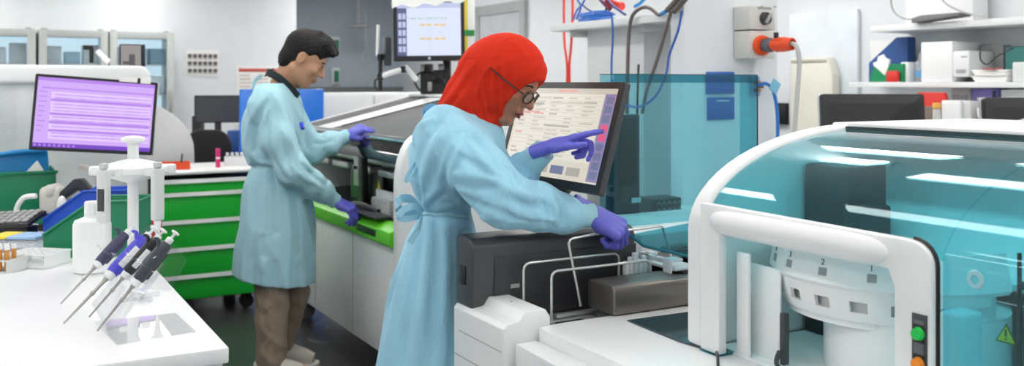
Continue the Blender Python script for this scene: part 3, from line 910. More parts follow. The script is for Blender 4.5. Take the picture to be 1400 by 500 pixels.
# ================================================================== screens
def monitor(name, label, w, h, c, yaw, tilt=0, roll=0, screen=None, body=BLACKP, bez=.014, thick=.035, group=None, neck=None, cat='monitor', bezb=None):
    """Flat monitor; local -Y is the screen side, origin at its centre."""
    t = thing(name, label, cat, c, (-math.radians(tilt), math.radians(roll), yaw), group)
    bb = bezb or bez
    b = MB().prism(rrect(-w / 2, w / 2, -h / 2, h / 2, .008, 4), 'y', 0, thick, .003); b.build('housing', body, t)
    b = MB()
    for lo, hi in (((-w / 2 + .002, -.004, h / 2 - bez), (w / 2 - .002, -.0003, h / 2 - .002)), ((-w / 2 + .002, -.004, -h / 2 + .002), (w / 2 - .002, -.0003, -h / 2 + bb)),
                   ((-w / 2 + .002, -.004, -h / 2 + bb), (-w / 2 + bez, -.0003, h / 2 - bez)), ((w / 2 - bez, -.004, -h / 2 + bb), (w / 2 - .002, -.0003, h / 2 - bez))):
        b.box(lo, hi)
    b.build('bezel', BLACKP if body is not WHITE2 else body, t)
    if screen:
        ms, quads = screen
        b = MB()
        W_, H_ = w - 2 * bez, h - bez - bb; ox, oz = -w / 2 + bez, -h / 2 + bb
        for i, (x0, y0, x1, y1, mi) in enumerate(quads):     # unit square, y down
            b.cur = mi; e = -.0006 - .00004 * i
            b.face([(ox + x0 * W_, e, oz + (1 - y1) * H_), (ox + x1 * W_, e, oz + (1 - y1) * H_), (ox + x1 * W_, e, oz + (1 - y0) * H_), (ox + x0 * W_, e, oz + (1 - y0) * H_)])
        b.build('screen', ms, t, smooth=False)
    if neck:
        b = MB().tube([(0, thick, 0), (0, thick + .05, -.02)], .03, 12)
        b.M = t.rotation_euler.to_matrix().to_4x4().inverted() if False else Matrix.Identity(4)
        b.build('mount', BLACKP, t)
    return t


# purple monitor on the left
rnd = random.Random(3)
pm = [glow('screen_lilac', (203, 165, 240), 1.0), glow('screen_violet', (176, 128, 226), 1.0), glow('screen_pale', (222, 196, 246), 1.0), glow('screen_bar', (112, 62, 190), 1.0)]
q = [(0, 0, 1, 1, 0), (0, 0, 1, .05, 1), (.04, .14, 1, .16, 1), (.12, .2, .98, .88, 2)]
for k in range(14):
    y = .23 + k * .046
    q.append((.14, y, .97, y + .022, 0))
    for j in range(4): q.append((.16 + j * .2, y + .006, .16 + j * .2 + rnd.uniform(.05, .16), y + .012, 1))
for y in (.30, .50, .62, .74): q.append((.12, y, .98, y + .035, 1))
for k in range(9): q.append((.02, .2 + .07 * k, .02 + rnd.uniform(.03, .07), .215 + .07 * k, 1))
q.append((0, .94, 1, 1, 3))
for k in range(9): q.append((.01 + k * .04, .955, .03 + k * .04, .985, 1))
c = W(130, 157.5, d=4.45)
ml = monitor('monitor', 'black monitor with a purple screen, tilted, above the left bench', .532, .352, c, -math.atan2(c.x, c.y) , 3, 4.6, (pm, q), bez=.013, bezb=.016)
b = MB().box((-.05, .036, -.05), (.05, .07, .05), .006).tube([(0, .06, 0), (.0, .20, -.04), (.0, .40, -.06), (.0, .62, -.06)], .022, 10, 4); b.build('support_arm', DGREY, ml)
MB().box((.266, .0, -.176), (.272, .034, .176), .002).build('silver_side', ALU, ml)
nt_ = thing('paper_note', 'white paper notes stuck along the top edge of the purple monitor', 'note', c + Vector((0, 0, .17)), ml.rotation_euler)
MB().box((.105, -.008, -.002), (.185, -.005, .022)).build('note_sheet', PAPER, nt_); MB().box((.20, -.008, -.004), (.245, -.005, .03)).build('note_sheet', PAPER, nt_)
MB().box((.186, -.0075, -.002), (.199, -.0055, .020)).build('clip', BLACKP, nt_)

# upper monitor behind the woman
um = [glow('screen_blue_white', (214, 222, 246), 1.0), glow('screen_navy', (86, 92, 128), 1.0), glow('screen_green', (120, 190, 130), 1.0), glow('screen_amber', (226, 196, 130), 1.0), glow('screen_grey', (184, 194, 226), 1.0)]
q = [(0, 0, 1, 1, 0), (0, .06, .15, 1, 1), (0, 0, 1, .1, 4)]
for k in range(5):
    for j in range(2): q.append((.02 + .065 * j, .2 + .155 * k, .07 + .065 * j, .31 + .155 * k, 4))
for k in range(16): q.append((.18 + k * .038, .285, .18 + k * .038 + rnd.uniform(.01, .034), .305, 2))
for r_ in range(2):
    for k in range(4): q.append((.36 + k * .1 + (.02 if k > 1 else 0), .40 + .26 * r_, .44 + k * .1 + (.02 if k > 1 else 0), .44 + .26 * r_, 3))
    for k in range(4): q.append((.36 + k * .11, .50 + .26 * r_, .38 + k * .11, .51 + .26 * r_, 4))
q += [(.52, .46, .523, .9, 4), (.80, .2, .84, .21, 4), (.82, .55, .86, .56, 4), (.66, .545, .68, .56, 2)]
c = W(586.5, 41, d=6.0)
mu = monitor('monitor', 'black monitor showing a pale blue chart screen, mounted above the charcoal hood', .452, .395, c, -math.atan2(c.x, c.y) - .05, 0, -.8, (um, q), bez=.024, bezb=.035)
b = MB().lathe([(0, -.0046), (.009, -.0046), (.009, -.0042), (0, -.0042)], (0, 0, -.18), 'y', 18)
b = MB().cyl((0, -.0046, -.18), (0, -.0041, -.18), .009, seg=18); lg = b.build('round_logo', PAPER, mu)
b = MB().box((-.005, -.0052, -.185), (-.003, -.0047, -.174)).box((-.004, -.0052, -.181), (.0, -.0047, -.179)).box((-.001, -.0052, -.185), (.001, -.0047, -.179)).box((.001, -.0052, -.187), (.003, -.0047, -.177)); b.build('logo_strokes', BLACKP, lg)
MB().box((-.05, .036, -.05), (.05, .06, .05), .004).build('mount_plate', DGREY, mu)
cl = thing('crumpled_sheet', 'white crumpled plastic sheet lying over the top of the upper monitor', 'plastic sheet', c + Vector((0, 0, .2)), mu.rotation_euler)
b = MB(); n = 14
for j in range(2):
    rr = [(-.235 + .47 * i / n, -.012 - .006 * j + .004 * math.sin(i * 2.1 + j), .02 - .028 * j - .030 * (i < 3) * j + .010 * math.sin(i * 1.3 + j)) for i in range(n + 1)]
    b._add(rr, []) if False else None
rows = []
for (yy, zz) in ((.05, .0), (.03, .03), (-.006, .025), (-.014, -.005), (-.018, -.05)):
    rows.append([(-.235 + .47 * i / n, yy + .005 * math.sin(i * 2.3 + zz * 90), zz + (.012 * math.sin(i * 1.5 + yy * 80)) - (.0 if i > 4 else 0) + (.03 * max(0, (i - 4) / 10) if zz < -.02 else 0)) for i in range(n + 1)])
b._add([p for r_ in rows for p in r_], [[i * (n + 1) + j, i * (n + 1) + j + 1, (i + 1) * (n + 1) + j + 1, (i + 1) * (n + 1) + j] for i in range(4) for j in range(n)])
b.build('sheet', PAPER, cl)

# articulated white arm beside the upper monitor
p0 = W(516, 122, d=6.15)
am = thing('monitor_mount', 'white and black jointed arm on a pole beside the upper monitor', 'monitor arm', p0)
cb = lambda px, py, d=6.15: W(px, py, d=d)
MB().tube([cb(520, 124), cb(520, 78)], .014, 12).build('pole', BLACKP, am, world=True)
MB().tube([cb(516, 76), cb(517, 34)], .011, 12).build('pole_sleeve', WHITE, am, world=True)
MB().tube([cb(519, 105), cb(536, 99), cb(551, 95)], .018, 12).build('lower_arm', WHITE, am, world=True)
MB().tube([cb(553, 91), cb(562, 100), cb(570, 110)], .018, 12).build('upper_arm', WHITE, am, world=True)
MB().box(cb(530, 90) + Vector((-.02, -.02, 0)), cb(530, 51) + Vector((.02, .02, 0)), .004).build('bracket', DGREY, am, world=True)
for p in (cb(520, 105), cb(552, 95), cb(520, 78)): MB().cyl(p + Vector((0, 0, -.02)), p + Vector((0, 0, .02)), .022).build('joint', BLACKP, am, world=True)
MB().tube([cb(520, 105), cb(513, 110), cb(513, 119), cb(517, 123)], .006, 8, 4).build('hose', BLACKP, am, world=True)
# clutter of a black instrument under the upper monitor
p0 = W(596, 133, d=6.3)
it = thing('black_instrument', 'black instrument with steel fittings under the upper monitor', 'lab instrument', (p0.x, p0.y, 1.405))
rt = Vector((C, -S, 0))
for nm, m_, parts in (('body', BLACKP, ((-.10, 0, .16, .16), (.05, .02, .05, .23))), ('bracket', DGREY, ((-.02, .06, .10, .05), (-.07, .12, .05, .08))), ('fitting', STEEL, ((-.05, .02, .03, .06), (.02, .16, .04, .04), (-.10, .15, .03, .05)))):
    for (x, z, w_, h_) in parts:
        o = MB().box((x, -.05 - (.03 if nm == 'fitting' else 0), z), (x + w_, .05, z + h_), .006).build(nm, m_, it); o.rotation_euler.z = -YAW
b = MB().tube([(-.1, -.06, .02), (-.14, -.06, .10), (-.05, -.06, .16), (.04, -.06, .1), (.08, -.06, .03)], .007, 8, 5); o = b.build('hose', BLACKP, it); o.rotation_euler.z = -YAW

# big touch screen in front of the woman
tm = [glow('touch_beige', (214, 208, 194), .95), glow('touch_line', (196, 190, 177), .95), glow('touch_pale', (222, 217, 205), .95), glow('touch_red', (214, 158, 148), .95),
      glow('touch_blue', (112, 118, 150), .95), glow('touch_pink', (222, 92, 130), .95), glow('touch_violet', (140, 130, 170), .95), glow('touch_grey', (172, 168, 160), .95)]
q = [(0, 0, 1, 1, 0), (.0, 0, 1, .06, 1), (.42, .015, .62, .045, 3), (.03, .07, .88, .80, 2)]
for k in range(15):
    y = .09 + k * .046
    q.append((.04, y, .87, y + .004, 1))
    for j in range(5):
        if rnd.random() < .75: q.append((.05 + j * .165, y + .012, .05 + j * .165 + rnd.uniform(.05, .15), y + .03, 3 if k in (4, 9) and j < 2 else (7 if rnd.random() < .25 else 1)))
q += [(.05, .17, .30, .20, 7), (.36, .16, .80, .175, 1), (.05, .27, .28, .29, 3), (.36, .42, .62, .44, 7)]
q += [(.90, .06, 1, .98, 6)]
for k in range(9): q.append((.92, .09 + k * .098, .985, .165 + k * .098, (5 if k in (3, 4) else 4)))
for k in range(5): q.append((.06 + k * .16, .86, .19 + k * .16, .95, 4 if k % 2 else 7))
t = math.atan2(.095, .326); wT, hT = .625, .345
cT = Vector((1.566 + .0475, 2.585, 1.154 + .163))
mt = monitor('touch_screen', 'large black tilted touch screen that the woman points at', wT, hT, cT, -math.pi / 2, math.degrees(t), 0, (tm, q), body=DGREY, bez=.022, bezb=.028, thick=.022, cat='monitor')
b = MB().box((-.07, .023, -.08), (.07, .05, .08), .006).tube([(0, .06, -.02), (0, .10, -.12), (0, .06, -.20), (0, .02, -.285)], .022, 10, 4); b.build('support_arm', BLACKP, mt)

# two monitors seen from behind on the right
def backmon(px0, px1, py0, py1, d, label):
    a, e = W(px0, py0, d=d), W(px1, py1, d=d)
    w_, h_ = (e - a).xy.length, .33
    t = thing('monitor', label, 'monitor', ((a.x + e.x) / 2, (a.y + e.y) / 2, a.z - h_ / 2), (math.radians(6), 0, math.pi - YAW), 'monitors seen from behind')
    MB().prism(rrect(-w_ / 2, w_ / 2, -h_ / 2, h_ / 2, .012, 4), 'y', .0, .04, .005).build('housing', mat('monitor_back_black', (40, 41, 44), .45), t)
    MB().prism(rrect(-w_ / 2 - .003, w_ / 2 + .003, -h_ / 2 - .003, h_ / 2 + .003, .014, 4), 'y', -.014, -.0005, .003).build('silver_frame', ALU, t)
    b = MB()
    for k in range(18): b.box((-w_ / 2 + .03, .0402, h_ / 2 - .05 - .007 * k), (w_ / 2 - .03, .0412, h_ / 2 - .048 - .007 * k))
    b.build('vent_lines', BLACKP, t)
    MB().box((-.05, .042, -.10), (.05, .06, 0), .006).box((-.03, .03, -.265), (.03, .06, -.09), .005).box((-.11, -.06, -.272), (.11, .10, -.26), .006).build('stand', BLACKP, t)
    b = MB().tube([(w_ * .5 * math.cos(a_) * .95, .044, -.12 + .19 * math.sin(a_)) for a_ in np.linspace(.35, 2.79, 14)], .007, 8)
    if 'curved' in label: b.build('curved_trim', ALU, t)
    return t
backmon(1121, 1261, 129, 130, 4.6, 'black monitor seen from behind, its silver edge at the right, left of the two')
backmon(1343, 1480, 134, 134, 4.3, 'black monitor seen from behind with a curved silver trim, at the right edge')
t = thing('white_desk', 'white desk carrying the two monitors seen from behind', 'desk', W(1300, 200, d=4.6).xy.to_3d())
p = W(1120, 200, d=4.75).xy; q2 = W(1480, 200, d=4.3).xy
dv = (q2 - p).normalized(); nv = Vector((-dv.y, dv.x)) * 1
cs = [p - nv * .35 - dv * .2, q2 - nv * .35 + dv * .05, q2 + nv * .35 + dv * .05, p + nv * .35 - dv * .2]
MB().prism([c_[:] for c_ in cs], 'z', .93, .965, .004).build('desk_top', BENCH, t, world=True)
for c_ in cs:
    m_ = (p + q2) / 2; u_ = c_ + (m_ - c_).normalized() * .12
    MB().box((u_.x - .025, u_.y - .025, 0), (u_.x + .025, u_.y + .025, .93), .004).build('leg', LGREY, t, world=True)

# ================================================================== pale bench in front, with pipettes
tb = thing('white_table', 'white front bench with a square corner, nearest on the left', 'bench', (-.6, 2.7, 0))
MB().box((-1.9, 2.11, .865), (.472, 3.26, .90), .004).build('table_top', BENCH, tb, world=True)
MB().box((-1.85, 2.125, .06), (.462, 3.24, .864), .003).build('cabinet', BENCH, tb, world=True)
MB().box((-1.82, 2.16, 0), (.43, 3.2, .06)).build('plinth', DGREY, tb, world=True)
# acrylic stand
K = [W(240, 318, d=2.25), W(224, 315, d=2.33), W(211, 312, d=2.41), W(182, 309, d=2.52)]
Tp = [W(133, 452, d=2.17), W(122, 433, d=2.27), W(87, 442, d=2.23), W(83, 415, d=2.36)]
ax = (K[0] - Tp[0]).normalized(); row = (K[3] - K[0]); row = (row - ax * row.dot(ax)).normalized()
nn = ax.cross(row).normalized(); nn = nn if nn.z > 0 else -nn
o = Tp[0] + Vector((0, 0, 0))
st = thing('pipette_stand', 'clear acrylic bench stand holding four slanting pipettes', 'pipette stand', (o.x, o.y, .9005))
def pl(a, r_, n_): return o + ax * a + row * r_ + nn * n_
lowa = (.004 - (o.z - .9015) + .0) / ax.z
flo = lambda v: Vector((v.x, v.y, max(v.z, .9035)))
b = MB().sheet([flo(pl(.01, -.03, -.022)), flo(pl(.01, .26, -.022)), pl(.20, .26, -.022), pl(.20, -.03, -.022)], .003); b.build('sloping_plate', ACRYL, st, world=True)
cx_, cy_ = Vector((C, -S, 0)), Vector((S, C, 0))
A0 = W(128, 440, Z=.9012); A1 = W(160, 472, Z=.9012); A2 = W(268, 454, Z=.9012); A3 = W(240, 428, Z=.9012)
b = MB().sheet([A0, A1, A2, A3], .002); b.build('base_plate', ACRYL, st, world=True)
g = pl(.215, -.02, -.03); h_ = pl(.215, .25, -.03)
for r_ in (-.025, .245):      # rounded side brackets
    b = MB()
    e0 = pl(.20, r_, .012); e1 = pl(.13, r_, -.012); e2 = pl(.16, r_, -.07); e3 = pl(.235, r_, -.055); e4 = pl(.25, r_, -.01)
    b.sheet([e0, e1, e2, e3, e4], .003); b.build('side_bracket', ACRYL, st, world=True)
foot = MB()
f_ = W(192, 410, Z=.902)
for a_ in (20, 110, 200, 290): 
    d_ = Vector((math.cos(math.radians(a_)), math.sin(math.radians(a_)), 0)) * .052
    foot.tube([f_ + Vector((0, 0, .010)), f_ + d_ * .6 + Vector((0, 0, .009)), f_ + d_ + Vector((0, 0, .009))], [.010, .007, .008], 10)
foot.build('clear_foot', clear('clear_moulded', (.93, .94, .945), ior=1.5, haze=.12), st, world=True)
for i in range(4):
    b = MB(); m_ = K[i] + (Tp[i] - K[i]) * .36
    pts = [m_ + nn * (-.02) + row * .024, m_ + nn * .024 + row * .024, m_ + nn * .031 + row * .0, m_ + nn * .024 - row * .024, m_ - nn * .018 - row * .024]
    b.tube(pts, .0022, 6, 4); b.build('holder_loop', ACRYL, st, world=True)

def pipette(label, main, accent, T, Kp, neck=WHITE, group='pipettes on the acrylic stand', knobm=WHITE, win=None):
    v = Kp - T; L = v.length; s = L / .30
    z = v.normalized(); y = nn; x = y.cross(z).normalized(); y = z.cross(x)
    t = thing('pipette', label, 'pipette', T, Matrix((x, y, z)).transposed().to_euler(), group); t.scale = (s, s, s)
    MB().lathe([(.0022, 0), (.0026, .03), (.0034, .06), (.0036, .085), (.0056, .088), (.0056, .094), (.0042, .097), (.0046, .125), (.007, .135), (.007, .148)], (0, 0, 0), 'z', 16).build('shaft', STEEL, t)
    MB().lathe([(.009, .136), (.0125, .139), (.013, .152), (.010, .156)], (0, 0, 0), 'z', 18).build('collar', neck, t)
    b = MB(); rr = [(.0115, .0145, .153), (.0135, .0165, .165), (.0145, .0175, .20), (.0142, .0175, .24), (.0125, .016, .262), (.010, .012, .268)]
    k = 20
    b._add([(a * math.cos(2 * math.pi * i / k), c_ * math.sin(2 * math.pi * i / k), h) for (a, c_, h) in rr for i in range(k)],
           [[j * k + i, j * k + (i + 1) % k, (j + 1) * k + (i + 1) % k, (j + 1) * k + i] for j in range(5) for i in range(k)] + [list(range(k))[::-1], [5 * k + i for i in range(k)]])
    b.build('grip', main, t)
    MB().box((-.006, -.0205, .165), (.006, -.012, .245), .003).build('ejector_bar', accent, t)
    MB().tube([(0, .014, .252), (0, .026, .262), (0, .036, .258)], [.006, .005, .0035], 10, 4).build('finger_hook', main, t)
    MB().lathe([(.0085, .266), (.0095, .268), (.0095, .281), (.006, .283), (.0035, .284), (.0035, .296)], (0, 0, 0), 'z', 18).build('neck', neck, t)
    MB().lathe([(.0, .2955), (.009, .296), (.0115, .299), (.010, .3025), (.0, .304)], (0, 0, 0), 'z', 20).build('push_button', knobm, t)
    if win: MB().box((-.0155, -.008, .175), (-.0128, .008, .235), .001).box((.0128, -.008, .175), (.0155, .008, .235), .001).build('scale_window', win, t)
    return t
NAVY = mat('navy_grip', (62, 60, 92), .4); VIO = mat('violet_grip', (76, 72, 206), .35); SLATE = mat('slate_grip', (60, 68, 78), .4); PBLK = mat('black_grip', (32, 34, 40), .4)
pipette('slate grey pipette with a white push button, nearest in the acrylic stand', SLATE, PBLK, Tp[0], K[0])
pipette('black and white pipette second nearest in the acrylic stand', PBLK, WHITE, Tp[1], K[1], win=WHITE)
pipette('violet blue pipette between the navy one and the black one', VIO, VIO, Tp[2], K[2], win=WHITE)
pipette('dark navy pipette farthest back in the acrylic stand', NAVY, NAVY, Tp[3], K[3])

# white rotating pipette stand
pc = W(182, 371, Z=.9); pc = Vector((pc.x, pc.y, .9005))
ps = thing('rotating_pipette_stand', 'white carousel stand with a mushroom top behind the slanting pipettes', 'pipette stand', pc)
MB().lathe([(.058, 0), (.06, .004), (.055, .016), (.02, .03), (.012, .05)], (0, 0, 0), 'z', 32).build('base', WHITE, ps)
MB().lathe([(.0165, .03), (.0165, .395)], (0, 0, 0), 'z', 20).build('pole', WHITE, ps)
MB().lathe([(.0, .376), (.012, .376), (.014, .392), (.030, .398), (.037, .404), (.034, .411), (.018, .416), (0, .418)], (0, 0, 0), 'z', 30).build('mushroom_knob', WHITE, ps)
MB().lathe([(.016, .272), (.05, .284), (.085, .296), (.104, .306), (.102, .322), (.06, .336), (.018, .346)], (0, 0, 0), 'z', 36).build('hub', WHITE, ps)
for k in range(6):
    a_ = math.radians(60 * k + 22 - 29.3)
    R_ = Matrix.Rotation(a_, 4, 'Z'); b = MB(); b.M = R_
    b.prism([(.07, -.020), (.112, -.024), (.126, -.014), (.112, -.008), (.112, .008), (.126, .014), (.112, .024), (.07, .020)], 'z', .300, .326, .004)
    b.build('arm', WHITE, ps)
def hang(label, ang, lcd):
    a_ = math.radians(ang - 29.3); loc = pc + Vector((.143 * math.cos(a_), .143 * math.sin(a_), .12))
    t = thing('electronic_pipette', label, 'pipette', loc, (0, 0, a_ - math.pi / 2), 'pipettes hanging on the rotating stand')
    MB().box((-.017, -.013, .05), (.017, .013, .205), .006, 3).build('body', mat('pipette_white', (214, 216, 216), .4), t)
    MB().lathe([(.004, -.01), (.006, .01), (.009, .03), (.011, .05)], (0, 0, 0), 'z', 14).build('tip_cone', WHITE, t)
    MB().lathe([(.008, .2055), (.013, .21), (.013, .222), (.0, .225)], (0, 0, 0), 'z', 16).build('push_button', LGREY, t)
    if lcd: MB().box((-.011, .0132, .085), (.011, .0146, .150), .0005).build('display', DGREY, t)
    return t
hang('white electronic pipette with a dark display hanging at the left of the rotating stand', 258, True)
hang('plain white pipette hanging at the right of the rotating stand', 320, False)
# white bottle
pb = W(126, 371, d=2.9); 
bt = thing('plastic_bottle', 'white square-shouldered plastic bottle behind the acrylic stand', 'bottle', (pb.x, pb.y, .9005), -YAW)
MB().lathe([(.050, 0), (.055, .006), (.055, .145), (.050, .158), (.024, .168), (.022, .176)], (0, 0, 0), 'z', 32).build('body', mat('milky_plastic', (236, 238, 238), .45), bt)
MB().lathe([(.0215, .1765), (.0225, .178), (.0225, .212), (.019, .216), (0, .216)], (0, 0, 0), 'z', 24).build('cap', WHITE, bt)

# ================================================================== rear left bench and what stands on it
rb = thing('rear_bench', 'white rear bench carrying green bins and racks, beyond the front bench', 'bench', (-.6, 4.4, 0))
MB().box((-1.9, 3.36, .765), (.49, 5.52, .80), .004).build('bench_top', BENCH, rb, world=True)
for x, y in ((.42, 3.45), (.42, 5.42), (-1.8, 3.45), (-1.8, 5.42)): MB().box((x - .03, y - .03, 0), (x + .03, y + .03, .765), .004).build('leg', LGREY, rb, world=True)
MB().box((.47, 4.28, .30), (.49, 5.5, .764), .004).build('modesty_panel', BLACKP, rb, world=True)
Zb = .8005
# big green bin with blue wrap
gb = thing('storage_bin', 'large dark green storage bin full of blue wrap at the left edge', 'storage bin', (.15, 5.18, Zb))
b = MB()
for lo, hi in (((-.28, -.13, .0), (.16, .20, .006)), ((-.28, -.13, .006), (.16, -.122, .255)), ((-.28, .192, .006), (.16, .20, .255)), ((-.28, -.122, .006), (-.272, .192, .255)), ((.152, -.122, .006), (.16, .192, .255))): b.box(lo, hi, .001)
b.build('bin_body', BINGREEN, gb)
b = MB().box((-.285, -.14, .243), (.167, -.1305, .258), .002); b.build('rim', BINGREEN, gb)
bw = thing('blue_wrap', 'folded bright blue plastic wrap sticking out of the large green bin', 'plastic wrap', (.15, 5.2, Zb + .05))
b = MB(); b.M = Matrix.Rotation(math.radians(-4), 4, 'Y')
b.box((-.20, -.06, .02), (.15, .02, .29), .01).box((-.22, .03, .02), (.10, .08, .275), .01).tube([(-.2, -.065, .275), (0, -.068, .295), (.14, -.065, .288)], .012, 8, 4)
b.build('wrap', CYANP, bw)
pp = thing('paper_slip', 'white paper slip poking out of the large green bin', 'paper', (.155, 5.09, Zb + .20))
MB().sheet([(-.01, 0, .01), (.13, .0, .01), (.075, .01, .105)], .002).build('slip', PAPER, pp)
# grey bench instrument
gi = thing('bench_instrument', 'beige bench instrument with a curved grey arm beside the large green bin', 'lab instrument', (W(104, 300, d=4.38).x, W(104, 300, d=4.38).y, Zb), -YAW)
b = MB().lathe([(.085, -.03), (.105, -.03), (.105, .03), (.085, .03)], (.02, 0, .195), 'y', 24, 0, 180, close=True)
for i, p in enumerate(b.v): pass
b.build('curved_arm', mat('warm_grey', (176, 172, 164), .4), gi)
MB().prism([(-.09, .15), (.0, .235), (.03, .235), (.135, .12), (.135, .07), (.02, .185), (-.06, .13)], 'y', -.028, .028, .006).build('dark_arm', mat('blue_black', (34, 40, 52), .35), gi)
MB().box((-.16, -.04, .07), (-.06, .06, .20), .025, 3).box((-.13, -.05, .15), (-.08, .05, .21), .02, 3).build('head', BEIGE, gi)
MB().box((-.16, -.06, 0), (.12, .10, .03), .008).box((-.14, -.03, .03), (-.09, .03, .10), .006).build('stage', BLACKP, gi)
MB().cyl((-.05, -.03, .03), (-.05, -.03, .10), .018).cyl((.05, -.03, .03), (.05, -.03, .06), .02).build('objective', STEEL, gi)
MB().tube([(-.16, -.05, .16), (-.22, -.05, .15), (-.25, -.05, .09), (-.22, -.05, .03), (-.15, -.05, .02)], .012, 10, 5).build('white_hose', WHITE, gi)
wt = thing('crumpled_tissue', 'white crumpled tissue on the beige bench instrument', 'tissue', (gi.location.x, gi.location.y, Zb + .12), -YAW)
MB().ball((-.03, -.075, .0), (.022, .02, .045), 9, 6).ball((-.012, -.08, -.03), (.03, .02, .035), 9, 6).build('tissue_paper', PAPER, wt)
# keyboard on a sloping stand
kb = W(16, 292, d=4.08)
kbo = thing('keyboard', 'grey keyboard on a sloping black stand in front of the large green bin', 'keyboard', (kb.x, kb.y, Zb), -YAW - .12)
b = MB(); M_ = Matrix.Translation((0, 0, .088)) @ Matrix.Rotation(math.radians(-4), 4, 'Y') @ Matrix.Rotation(math.radians(16), 4, 'X'); b.M = M_
b.box((-.20, -.07, -.012), (.12, .07, .008), .005); b.build('case', BLACKP, kbo)
b = MB(); b.M = M_
for r_ in range(4):
    for k in range(9): b.box((-.19 + .034 * k, -.06 + .032 * r_, .0085), (-.162 + .034 * k, -.034 + .032 * r_, .018), .003, 1)
b.build('keys', mat('key_grey', (146, 148, 148), .5), kbo)
MB().box((-.17, -.03, 0), (.09, .05, .062), .006).build('stand', BLACKP, kbo)
# open-fronted picking bins
def pick(label, m, loc, rz, w_=.20, dp=.26, h_=.20):
    t = thing('picking_bin', label, 'storage bin', loc, rz, 'small picking bins on the rear bench')
    sd = [(-dp / 2, 0), (dp / 2, 0), (dp / 2, h_), (0, h_), (-dp / 2, h_ * .42)]
    MB().prism([(y, z) for y, z in sd], 'x', -w_ / 2, -w_ / 2 + .004, .001).build('side_wall', m, t)
    MB().prism([(y, z) for y, z in sd], 'x', w_ / 2 - .004, w_ / 2, .001).build('side_wall', m, t)
    MB().box((-w_ / 2 + .0045, -dp / 2, 0), (w_ / 2 - .0045, dp / 2, .004)).build('bottom', m, t)
    MB().box((-w_ / 2 + .0045, dp / 2 - .004, .0045), (w_ / 2 - .0045, dp / 2, h_)).build('back_wall', m, t)
    MB().box((-w_ / 2 + .0045, -dp / 2, .0045), (w_ / 2 - .0045, -dp / 2 + .004, h_ * .42)).build('front_wall', m, t)
    MB().tube([(-w_ / 2 - .002, -dp / 2, h_ * .42), (-w_ / 2 - .002, 0, h_ + .002), (-w_ / 2 - .002, dp / 2, h_ + .002), (w_ / 2 + .002, dp / 2, h_ + .002), (w_ / 2 + .002, 0, h_ + .002), (w_ / 2 + .002, -dp / 2, h_ * .42)], .006, 6).build('rim', m, t)
    return t
rz = -YAW - math.pi / 2 + .1
p_ = W(126, 350, Z=.8); pick('dark green picking bin behind the white bottle, nearest of the three', BINGREEN, (p_.x + .03, p_.y + .05, Zb), rz, .18, .36, .215)
p_ = W(112, 330, Z=.8); pick('blue picking bin behind the dark green picking bin', BLUEP, (p_.x + .045, p_.y + .14, Zb), rz, .16, .34, .205)
p_ = W(178, 330, Z=.8); pick('red picking bin behind the white rotating stand', REDP, (p_.x + .0, p_.y + .0, Zb), -YAW, .22, .14, .15)
# racks of tubes
def rack(label, loc, rz, w_, dp, h_, m, tubes=None, tm=None, capm=None, group='tube racks on the rear bench'):
    t = thing('tube_rack', label, 'tube rack', loc, rz, group)
    b = MB().box((-w_ / 2, -dp / 2, 0), (w_ / 2, dp / 2, .008), .002)
    nx = max(2, int(w_ / .028)); ny = max(2, int(dp / .028)); 
    for zz in (h_ * .75,):
        for i in range(nx + 1): b.box((-w_ / 2 + w_ * i / nx - .004, -dp / 2, zz), (-w_ / 2 + w_ * i / nx + .004, dp / 2, zz + .006))
        for j in range(ny + 1): b.box((-w_ / 2, -dp / 2 + dp * j / ny - .004, zz + .0005), (w_ / 2, -dp / 2 + dp * j / ny + .004, zz + .0055))
    for x in (-w_ / 2, w_ / 2 - .005):
        b.box((x, -dp / 2, .008), (x + .005, dp / 2, h_ * .75))
    b.build('frame', m, t)
    if tubes:
        for i in range(nx):
            for j in range(tubes):
                x, y = -w_ / 2 + w_ * (i + .5) / nx, -dp / 2 + dp * (j + .5) / ny
                tb_ = MB().lathe([(0, .009), (.006, .010), (.008, .018), (.008, .085)], (x, y, 0), 'z', 10).build('tube', tm, t)
                MB().lathe([(.0085, .0855), (.009, .087), (.009, .10), (0, .10)], (x, y, 0), 'z', 10).build('cap', capm, tb_)
    return t
p_ = W(52, 362, Z=.8); rack('white perforated rack at the left end of the rear bench', (p_.x, p_.y, Zb), -YAW - .2, .17, .14, .06, WHITE2)
p_ = W(4, 371, Z=.8); rack('rack of amber tubes with white caps at the left edge', (p_.x, p_.y, Zb), -YAW - .2, .12, .10, .06, LGREY, 2, mat('amber_tube', (206, 140, 60), .3), WHITE)
cb_ = thing('clear_box', 'clear plastic box with a blue and yellow lid behind the perforated rack', 'plastic box', (*W(28, 343, Z=.8).xy, Zb), -YAW - .1)
MB().box((-.10, -.06, 0), (.10, .06, .055), .004).build('box_body', clear('cloudy_plastic', (.86, .9, .93), haze=.25), cb_)
MB().box((-.02, -.062, .056), (.102, .062, .068), .003).build('blue_lid', mat('pale_blue_lid', (150, 184, 224), .4), cb_); MB().box((-.102, -.062, .056), (-.025, .062, .068), .003).build('yellow_lid', YELLOW, cb_)

